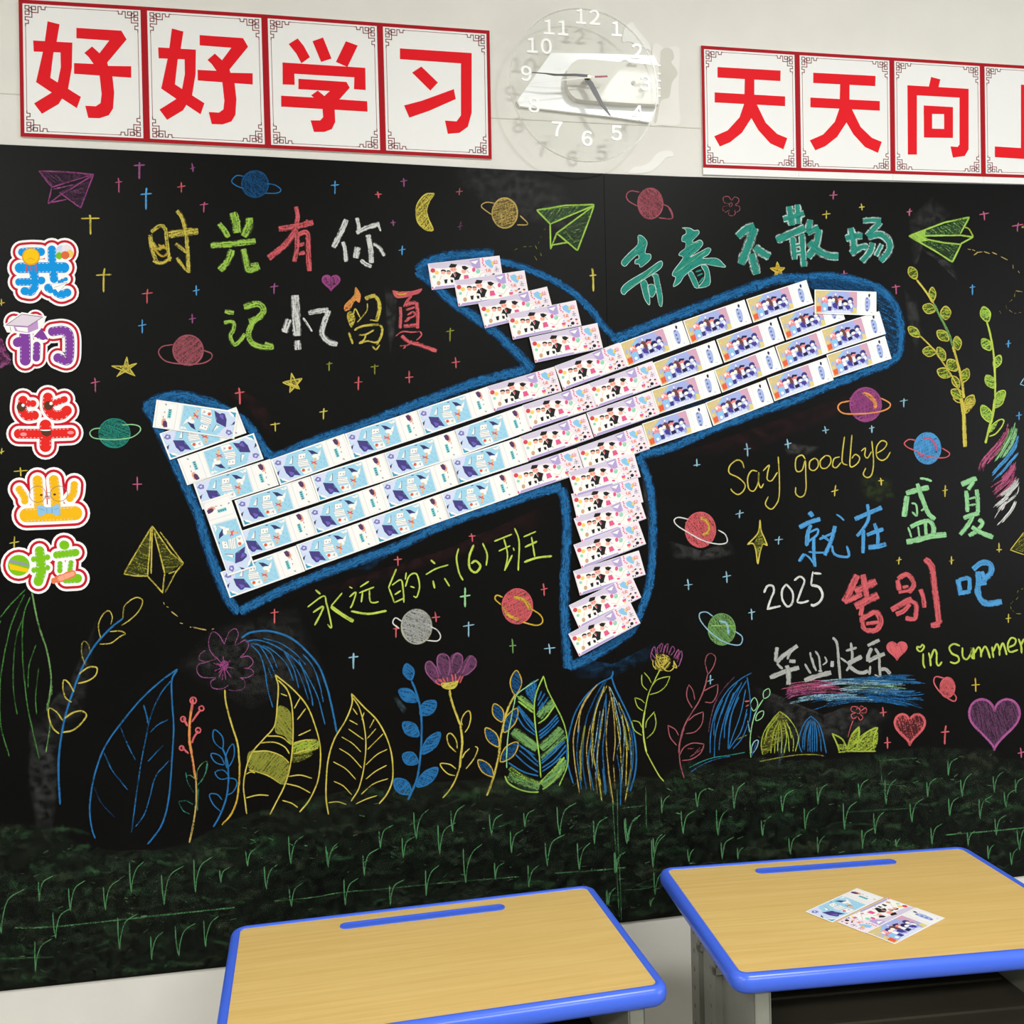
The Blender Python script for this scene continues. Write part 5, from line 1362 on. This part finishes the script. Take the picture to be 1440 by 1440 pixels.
for k, (ch, nth) in enumerate(chars):
    q = quads[k]; a, b_, c_, d_ = frame_of(q)
    Wd = (b_-a).length; Hd = (d_-a).length
    def P3(u, v, y): return (lambda p: Vector((p.x, y, p.z)))(a*(1-u)*(1-v)+b_*u*(1-v)+c_*u*v+d_*(1-u)*v)
    vb = 1.0 if k < 4 else 1.055
    m_ = MB(); m_.prism([(0.001, 0), (.999, 0), (.999, vb), (0.001, vb)], .003, 0, lambda u, v, y: P3(u, v, y))
    o = m_.build('poster', poster_m)
    pos_ = {0: ', leftmost of the left strip', 1: ', second from the left in the left strip', 4: ', first of the right strip beside the clock', 5: ', second of the right strip'}.get(k, '')
    tag(o, 'white poster with red character %s, %s' % (ch, ['leftmost of the left strip', 'second of the left strip', 'third of the left strip', 'rightmost of the left strip, next to the clock', 'first of the right strip, beside the clock', 'second of the right strip', 'third of the right strip', 'last one, cut off by the right edge'][k]), 'poster', 'character posters over the board')
    eL = .0062/Wd if k in (0, 4) else .0056/Wd; eR = .0062/Wd if k in (3, 7) else .0056/Wd; ev = .0066/Hd
    m_ = MB(); m_.prism([(0, 0), (1, 0), (1, 1), (0, 1)], 0, -.0002, lambda u, v, y: P3(u, v, y), holes=[[(eL, ev), (eL, 1-ev), (1-eR, 1-ev), (1-eR, ev)]])
    m_.build('red_border', band_m, o)
    m_ = MB(); sx = .001/14.4*1.3/Wd; sy = .001/14.4*1.3/Hd; r = 8
    def strip(P, m_=m_):
        for (x0, y0), (x1, y1) in zip(P, P[1:]):
            L0 = math.hypot(x1-x0, y1-y0)
            if L0 < 1: continue
            tx, ty = (x1-x0)/L0*r, (y1-y0)/L0*r
            m_.prism([(x0-tx-ty, y0-ty+tx), (x1+tx-ty, y1+ty+tx), (x1+tx+ty, y1+ty-tx), (x0-tx+ty, y0-ty-tx)], 0, -.0002, FN)
    for fx in (0, 1):
        for fy in (0, 1):
            FN = lambda x, y, d, fx=fx, fy=fy: P3((1-x*sx) if fx else x*sx, (1-y*sy) if fy else y*sy, d)
            for s_ in ORN: strip(pts_of(s_))
    r = 4.5
    FN = lambda x, y, d: P3(x*sx, y*sy, d)
    X1 = 1/sx; Y1 = 1/sy
    for s_ in ([(500, 118), (X1-500, 118)], [(500, Y1-118), (X1-500, Y1-118)], [(118, 500), (118, Y1-500)], [(X1-118, 500), (X1-118, Y1-500)]): strip(s_)
    m_.build('fret_ornament', line_m, o)
    zoom, polys, src = GL[ch]; ox, oy, z = ZO[zoom]; m_ = MB()
    for j, s_ in enumerate(polys):
        loc = to_local(quads[src], [(ox+x/z, oy+y/z) for x, y in pts_of(s_)])
        m_.prism(loc, 0, -.0003-.00001*j, lambda u, v, y: P3(u, v, y))
    m_.build('printed_character', char_m, o)

# ------------------------------------------------------------------ the clear clock
YC = -.039
cc = at(822.5, 119.5, YC); edge = at(924.5, 119.5, YC); RC = (edge-cc).length
clock = empty('wall_clock', (cc.x, .003, cc.z)); tag(clock, 'round clear acrylic wall clock with white numerals and black hands', 'clock')
inv = Matrix.Translation(Vector((cc.x, .003, cc.z))).inverted()
def cpart(mb, name, mt, smooth=False):
    mb.v = [tuple(inv @ Vector(p)) for p in mb.v]; return mb.build(name, mt, clock, smooth)
ac = bpy.data.materials.new('clear_acrylic'); ac.use_nodes = True; nt = ac.node_tree; nt.nodes.clear(); N = nt.nodes.new; L = nt.links.new
out = N('ShaderNodeOutputMaterial'); mx = N('ShaderNodeMixShader'); tr = N('ShaderNodeBsdfTransparent'); gl = N('ShaderNodeBsdfGlossy'); fr = N('ShaderNodeFresnel')
tr.inputs[0].default_value = (.985, .99, .985, 1); gl.inputs['Roughness'].default_value = .04; fr.inputs[0].default_value = 1.07
L(fr.outputs[0], mx.inputs[0]); L(tr.outputs[0], mx.inputs[1]); L(gl.outputs[0], mx.inputs[2]); L(mx.outputs[0], out.inputs[0])
n = 96
def circ(r): return [(cc.x+r*math.cos(2*math.pi*i/n), cc.z+r*math.sin(2*math.pi*i/n)) for i in range(n)]
XZ = lambda x, z, y: Vector((x, y, z))
b = MB(); b.prism(circ(RC), YC+.003, YC, XZ); cpart(b, 'clear_disc', ac)
rimm = bpy.data.materials.new('acrylic_edge'); rimm.use_nodes = True; p_ = rimm.node_tree.nodes['Principled BSDF']
p_.inputs['Base Color'].default_value = lin((232, 230, 222)); p_.inputs['Alpha'].default_value = .42; p_.inputs['Roughness'].default_value = .2
b = MB(); b.prism(circ(RC+.0002), YC+.0034, YC-.0002, XZ, holes=[circ(RC-.0012)]); cpart(b, 'disc_edge', rimm)
whitep = mat('clock_white', (250, 250, 248), .3, .5); pale = mat('clock_housing', (228, 225, 216), .45, .4)
def clk(pts, Y): return [(lambda v: (v.x, v.z))(at(700+x/5.143, y/5.143, Y)) for x, y in pts_of(pts)]
b = MB(); b.prism(clk('385,382 760,388 1130,402 1160,468 1150,765 1098,883 820,843 160,768 140,728', -.004), .003, -.004, XZ); cpart(b, 'white_patch', mat('patch_white', (255, 255, 255), .25, .5))  # bright white slanted patch across the clock, built as a flat slab
hs = smooth_pts(pts_of('1165,470 900,448 625,428 555,445 510,495 500,560 505,630 545,695 620,722 900,742 1165,755'), 14)
b = MB(); b.prism([(lambda v: (v.x, v.z))(at(700+x/5.143, y/5.143, -.022)) for x, y in hs], -.004, -.022, XZ); cpart(b, 'movement_housing', pale)
b = MB(); o_ = at(700+980/5.143, 600/5.143, -.0225); b.prism([(o_.x+.0042*math.cos(i*.39), o_.z+.0042*math.sin(i*.39)) for i in range(16)], -.022, -.0232, XZ); cpart(b, 'setting_knob', mat('knob_grey', (150, 146, 138), .4))
b = MB(); o_ = at(700+922/5.143, 596/5.143, -.0225); b.prism([(o_.x+.001*math.cos(i*.52), o_.z+.001*math.sin(i*.52)) for i in range(12)], -.022, -.0224, XZ); cpart(b, 'screw_hole', mat('hole_dark', (70, 66, 62), .5))
for yy in (500, 560, 610, 665, 720):
    o_ = at(700+1150/5.143, yy/5.143, -.006); b = MB(); b.box(o_.x-.004, o_.x+.002, -.0225, -.004, o_.z-.0013, o_.z+.0013); cpart(b, 'housing_rib', whitep)
b = MB(); b.tube((cc.x+.0, YC+.02, cc.z), (cc.x, YC-.0005, cc.z), .006, 16); 
o_ = at(700+660/5.143, 560/5.143, YC); dx_, dz_ = o_.x-cc.x, o_.z-cc.z
b.v = [(x+dx_, y, z+dz_) for x, y, z in b.v]; cpart(b, 'movement_shaft', pale)
for num, x, y, s_ in (('12', 650, 132, 1), ('1', 858, 218, 1), ('2', 1008, 380, 1), ('3', 1070, 610, 1), ('4', 1010, 825, 1), ('5', 860, 970, 1), ('6', 645, 1010, 1), ('7', 430, 942, 1), ('8', 262, 768, 1), ('9', 207, 540, 1), ('10', 300, 340, 1), ('11', 420, 208, 1)):
    cu = bpy.data.curves.new('n', 'FONT'); cu.body = ''.join(chr(0xFF10+int(q)) for q in num); cu.space_character = .5; cu.size = .036; cu.extrude = .0012; cu.offset = .0007; cu.align_x = 'CENTER'; cu.align_y = 'CENTER'
    t_ = bpy.data.objects.new('n', cu); COL.objects.link(t_)
    bpy.context.view_layer.update(); me = bpy.data.meshes.new_from_object(t_.evaluated_get(bpy.context.evaluated_depsgraph_get())); bpy.data.objects.remove(t_)
    p = at(700+x/5.143, y/5.143, YC-.002); me.materials.clear(); me.materials.append(whitep)
    o = bpy.data.objects.new('numeral', me); COL.objects.link(o); o.parent = clock; o.location = inv @ Vector((p.x, YC-.0013, p.z)); o.rotation_euler = (math.pi/2, 0, 0)
blk = mat('hand_black', (30, 28, 28), .35, .5); redh = mat('hand_red', (150, 40, 62), .4, .5)
b = MB(); b.prism(clk('665,540 560,538 430,548 410,545 345,533 245,523 340,527 430,538 560,534 665,560', YC-.006), YC-.0058, YC-.0066, XZ); 
b2 = MB(); b2.prism(clk('672,540 672,562 560,551 430,549 410,549 345,536 245,527 245,522 345,528 430,535 560,533', YC-.006), YC-.0058, YC-.0066, XZ); cpart(b2, 'minute_hand', blk)
b = MB(); b.prism(clk('625,570 655,560 690,600 760,740 820,840 805,835 740,760 690,680 655,615', YC-.004), YC-.004, YC-.0047, XZ); cpart(b, 'hour_hand', blk)
b = MB(); b.prism(clk('700,549 792,546 796,558 702,562', YC-.008), YC-.0075, YC-.0083, XZ); b.prism(clk('702,562 700,549 620,560 240,601 240,604 620,568', YC-.008), YC-.0078, YC-.0081, XZ, 1); cpart(b, 'second_hand', [redh, mat('hand_white', (240, 236, 230), .4)])
o_ = at(700+660/5.143, 555/5.143, YC-.008); b = MB(); b.tube((o_.x, YC, o_.z), (o_.x, YC-.0095, o_.z), .0032, 16); cpart(b, 'brass_cap', mat('brass', (232, 212, 130), .3, .5, .6))

# ------------------------------------------------------------------ school desks
wood = bpy.data.materials.new('beech_laminate'); wood.use_nodes = True; nt = wood.node_tree; pb = nt.nodes['Principled BSDF']; N = nt.nodes.new; L = nt.links.new
tc = N('ShaderNodeTexCoord'); mp = N('ShaderNodeMapping'); mp.inputs['Scale'].default_value = (2.2, 60, 1); mp.inputs['Rotation'].default_value = (0, 0, .03)
nz = N('ShaderNodeTexNoise'); nz.inputs['Scale'].default_value = 2.2; nz.inputs['Detail'].default_value = 6; nz.inputs['Roughness'].default_value = .6; nz.inputs['Distortion'].default_value = .25
L(tc.outputs['Object'], mp.inputs[0]); L(mp.outputs[0], nz.inputs['Vector'])
cr = N('ShaderNodeValToRGB'); cr.color_ramp.elements[0].position = .3; cr.color_ramp.elements[0].color = lin((213, 177, 103)); cr.color_ramp.elements[1].position = .72; cr.color_ramp.elements[1].color = lin((226, 194, 122))
L(nz.outputs['Fac'], cr.inputs[0]); L(cr.outputs[0], pb.inputs['Base Color']); pb.inputs['Roughness'].default_value = .42; pb.inputs['Specular IOR Level'].default_value = .4
bluep = mat('blue_plastic', (70, 108, 230), .28, .5); metal = mat('grey_paint_metal', (138, 138, 126), .42, .45, 0, grain=.03, scale=60)
tray = mat('dark_grey_metal', (70, 66, 54), .45, .4)
def rrect(x0, x1, y0, y1, r, n=6):
    out = []
    for cx, cy, a0 in ((x1-r, y1-r, 0), (x0+r, y1-r, 90), (x0+r, y0+r, 180), (x1-r, y0+r, 270)):
        for i in range(n+1):
            t = math.radians(a0+90*i/n); out.append((cx+r*math.cos(t), cy+r*math.sin(t)))
    return out
def plate_holes(mb, y0, y1, z0, z1, x0, x1, holes):
    """upright plate across x with round holes (y, z, r)"""
    mb.prism([(y0, z0), (y1, z0), (y1, z1), (y0, z1)], x0, x1, lambda y, z, x: Vector((x, y, z)),
             holes=[[(hy+hr*math.cos(-i*math.pi/5), hz+hr*math.sin(-i*math.pi/5)) for i in range(10)] for hy, hz, hr in holes])
XY = lambda x, y, z: Vector((x, y, z))
def desk(label, loc, rz, w_, d_):
    """w_, d_: wooden surface; origin on the floor under the back left corner of the wood, x right, y away from the wall"""
    t = empty('school_desk', loc, rz); tag(t, label, 'desk')
    H = .75; rim = .013
    b = MB(); b.prism(rrect(.001, w_-.001, -d_+.001, -.001, .009), H-.018, H-.0005, XY); b.build('desk_top', wood, t)
    # rim: lofted rounded profile
    prof = [(-.001, H-.0004), (.002, H+.0012), (.006, H+.0012), (.0105, H-.001), (.0135, H-.006), (.0145, H-.013), (.013, H-.021), (.0085, H-.026), (.002, H-.0275), (-.006, H-.0275), (-.006, H-.0185)]
    vv = []; ff = []; rings = []
    for off, z in prof:
        R_ = .011+max(off, -.004); P = rrect(-off, w_+off, -d_-off, off, R_, 8); rings.append(len(P)); vv += [(x, y, z) for x, y in P]
    n_ = rings[0]; k = len(prof)
    for i in range(k):
        j = (i+1) % k
        for q in range(n_):
            q2 = (q+1) % n_; ff.append((i*n_+q, i*n_+q2, j*n_+q2, j*n_+q))
    obj('edge_rim', vv, ff, bluep, t, smooth=True)
    # pencil groove
    g0, g1 = w_*.27, w_*.735
    def slot(x0, x1, y0, y1): return rrect(x0, x1, y0, y1, (y1-y0)/2-.0001, 8)
    b = MB(); o1, o2 = slot(g0, g1, -.047, -.026), slot(g0+.003, g1-.003, -.044, -.029)
    b.prism(o1, H-.0008, H+.0012, XY, holes=[o2]); b.prism(o2, H-.0008, H+.0002, XY); b.build('pencil_groove', bluep, t)
    # underside pan, open towards the sitter
    zt, zb, ins = H-.0276, H-.145, .042
    b = MB(); x0, x1 = ins, w_-ins; yf, yb_ = -d_+.012, -.045
    b.box(x0, x1, yf, yb_, zt-.0015, zt); b.box(x0, x1, yb_-.0015, yb_, zb, zt)
    b.box(x0, x1, yf, yb_, zb-.0015, zb)
    for f_ in (.28, .55, .8): b.box(x0+.01, x1-.01, yf+(yb_-yf)*f_-.005, yf+(yb_-yf)*f_+.005, zb, zb+.004)
    b.box(x0, x1, yf-.012, yf, zb-.004, zb+.002); b.box(x0, x1, yf-.012, yf-.009, zb-.022, zb)
    b.build('book_tray', tray, t)
    b = MB(); b.box(x0, x1, yf-.0125, yf-.0122, zb-.022, zb+.002); b.build('tray_lip', metal, t)
    for sx_ in (0, 1):
        X = x0 if sx_ == 0 else x1; s_ = -1 if sx_ == 0 else 1
        b = MB(); z0 = .42
        hs_ = [(yb_-.018, H-.055-.032*i, .0042) for i in range(8)]
        hs2 = [(yb_-.10, H-.075-.032*i, .0036) for i in range(7)]
        plate_holes(b, yf, yb_, z0, zt, X-.001, X+.001, hs_+hs2)
        plate_holes(b, yb_-.042, yb_, z0, zt, X+s_*.013-.001, X+s_*.013+.001, hs_)
        plate_holes(b, yb_-.125, yb_-.065, z0, zt, X+s_*.011-.001, X+s_*.011+.001, hs2)
        for ya, yc in ((yb_-.043, yb_-.041), (yb_-.0015, yb_)): b.box(min(X, X+s_*.014), max(X, X+s_*.014), ya, yc, z0, zt)
        for ya, yc in ((yb_-.126, yb_-.124), (yb_-.066, yb_-.064)): b.box(min(X, X+s_*.012), max(X, X+s_*.012), ya, yc, z0, zt)
        # front flange
        b.box(min(X-s_*.002, X+s_*.022), max(X-s_*.002, X+s_*.022), yf-.010, yf-.008, z0, zt); b.box(X-.001, X+.001, yf-.01, yf, z0, zt)
        b.box(min(X+s_*.020, X+s_*.022), max(X+s_*.020, X+s_*.022), yf-.010, yf+.012, z0, zt)
        b.build('side_frame', metal, t)
        # pressed oval ring on the side
        b = MB(); cy_, cz_ = yf+.045, H-.085
        o1 = [(cy_+.019*math.cos(i*.3142), cz_+.034*math.sin(i*.3142)) for i in range(20)]; o2 = [(cy_+.0165*math.cos(i*.3142), cz_+.031*math.sin(i*.3142)) for i in range(20)]
        b.prism(o1, X+s_*.001, X+s_*.0024, lambda y, z, x: Vector((x, y, z)), holes=[o2]); b.box(min(X, X+s_*.0022), max(X, X+s_*.0022), cy_-.002, cy_+.001, cz_-.018, cz_+.02); b.box(min(X, X+s_*.0022), max(X, X+s_*.0022), cy_-.002, cy_+.010, cz_-.02, cz_-.017)
        b.build('pressed_emblem', metal, t)
        for nm, ya in (('hook', yb_-.055), ('hook', yb_-.135)):
            b = MB(); b.box(min(X+s_*.001, X+s_*.02), max(X+s_*.001, X+s_*.02), ya-.006, ya+.004, H-.10, H-.088); b.box(min(X+s_*.016, X+s_*.02), max(X+s_*.016, X+s_*.02), ya-.006, ya+.004, H-.10, H-.07); b.build(nm, metal, t)
        # leg column and foot
        yc_ = (yf+yb_)/2
        b = MB(); b.box(X-.014, X+.014, yc_-.03, yc_+.03, .03, .46); b.build('leg', metal, t)
        b = MB(); b.box(X-.016, X+.016, yf+.005, yb_-.005, .006, .032); b.build('foot', metal, t)
        for ya in (yf+.02, yb_-.02):
            b = MB(); b.box(X-.018, X+.018, ya-.018, ya+.018, 0, .012); b.build('foot_cap', mat('black_rubber', (30, 30, 30), .7), t)
    b = MB(); b.box(x0, x1, (yf+yb_)/2-.015, (yf+yb_)/2+.015, .16, .19); b.build('footrest', metal, t)
    return t
TOP = .75
def desk_from(label, bl, br, fr_or_fl, left):
    A, B_ = on_top(*bl, TOP), on_top(*br, TOP); C_ = on_top(*fr_or_fl, TOP)
    w_ = (B_-A).length; ang = math.atan2(B_.y-A.y, B_.x-A.x); nrm = Vector((math.sin(ang), -math.cos(ang), 0))
    d_ = abs((C_-(A if left else B_)).dot(nrm)); print('desk', round(w_, 3), round(d_, 3), round(math.degrees(ang), 2), A)
    return desk(label, (A.x, A.y, 0), ang, w_, d_)
desk_from('wooden school desk with blue rim and a bare top, left of the two', (337.5, 1306), (825, 1248), (927.5, 1383.8), False)
desk_from('wooden school desk with blue rim and three tickets lying on it', (937.5, 1223), (1352, 1193), (1044, 1368), True)

def desk_ticket(kind, p0, p1, p2, label):
    """p0, p1: printed top edge, p2: end of the left edge"""
    a, b_, c_ = (on_top(*p, TOP) for p in (p0, p1, p2)); ang = math.atan2(b_.y-a.y, b_.x-a.x); mid = (a+b_)/2
    w_ = TK[kind][2]; R_ = Matrix.Rotation(ang, 4, 'Z') @ Matrix.Rotation(-math.pi/2, 4, 'X')
    o = bpy.data.objects.new('paper_ticket', TK[kind][0]); COL.objects.link(o)
    print(kind, (b_-a).length, (c_-a).length, math.degrees(ang))
    o.matrix_world = Matrix.Translation(Vector((mid.x-math.cos(ang)*w_/2, mid.y-math.sin(ang)*w_/2, TOP+.0003))) @ R_
    pr = bpy.data.objects.new('printed_picture', TK[kind][1]); COL.objects.link(pr); pr.parent = o
    tag(o, label, 'ticket', 'tickets lying on the desk')
Z8 = lambda x, y: (1110+x/6, 1230+y/6)
desk_ticket('blue', Z8(132, 315), Z8(572, 115), Z8(372, 410), 'pale blue mortarboard ticket lying on the desk, leftmost of three')
desk_ticket('violet', Z8(1060, 284), Z8(640, 493), Z8(850, 200), 'lilac ticket lying on the desk between two others')
desk_ticket('navy', Z8(640, 490), Z8(1070, 280), Z8(905, 603), 'ticket with friends in navy lying on the desk, rightmost of three')
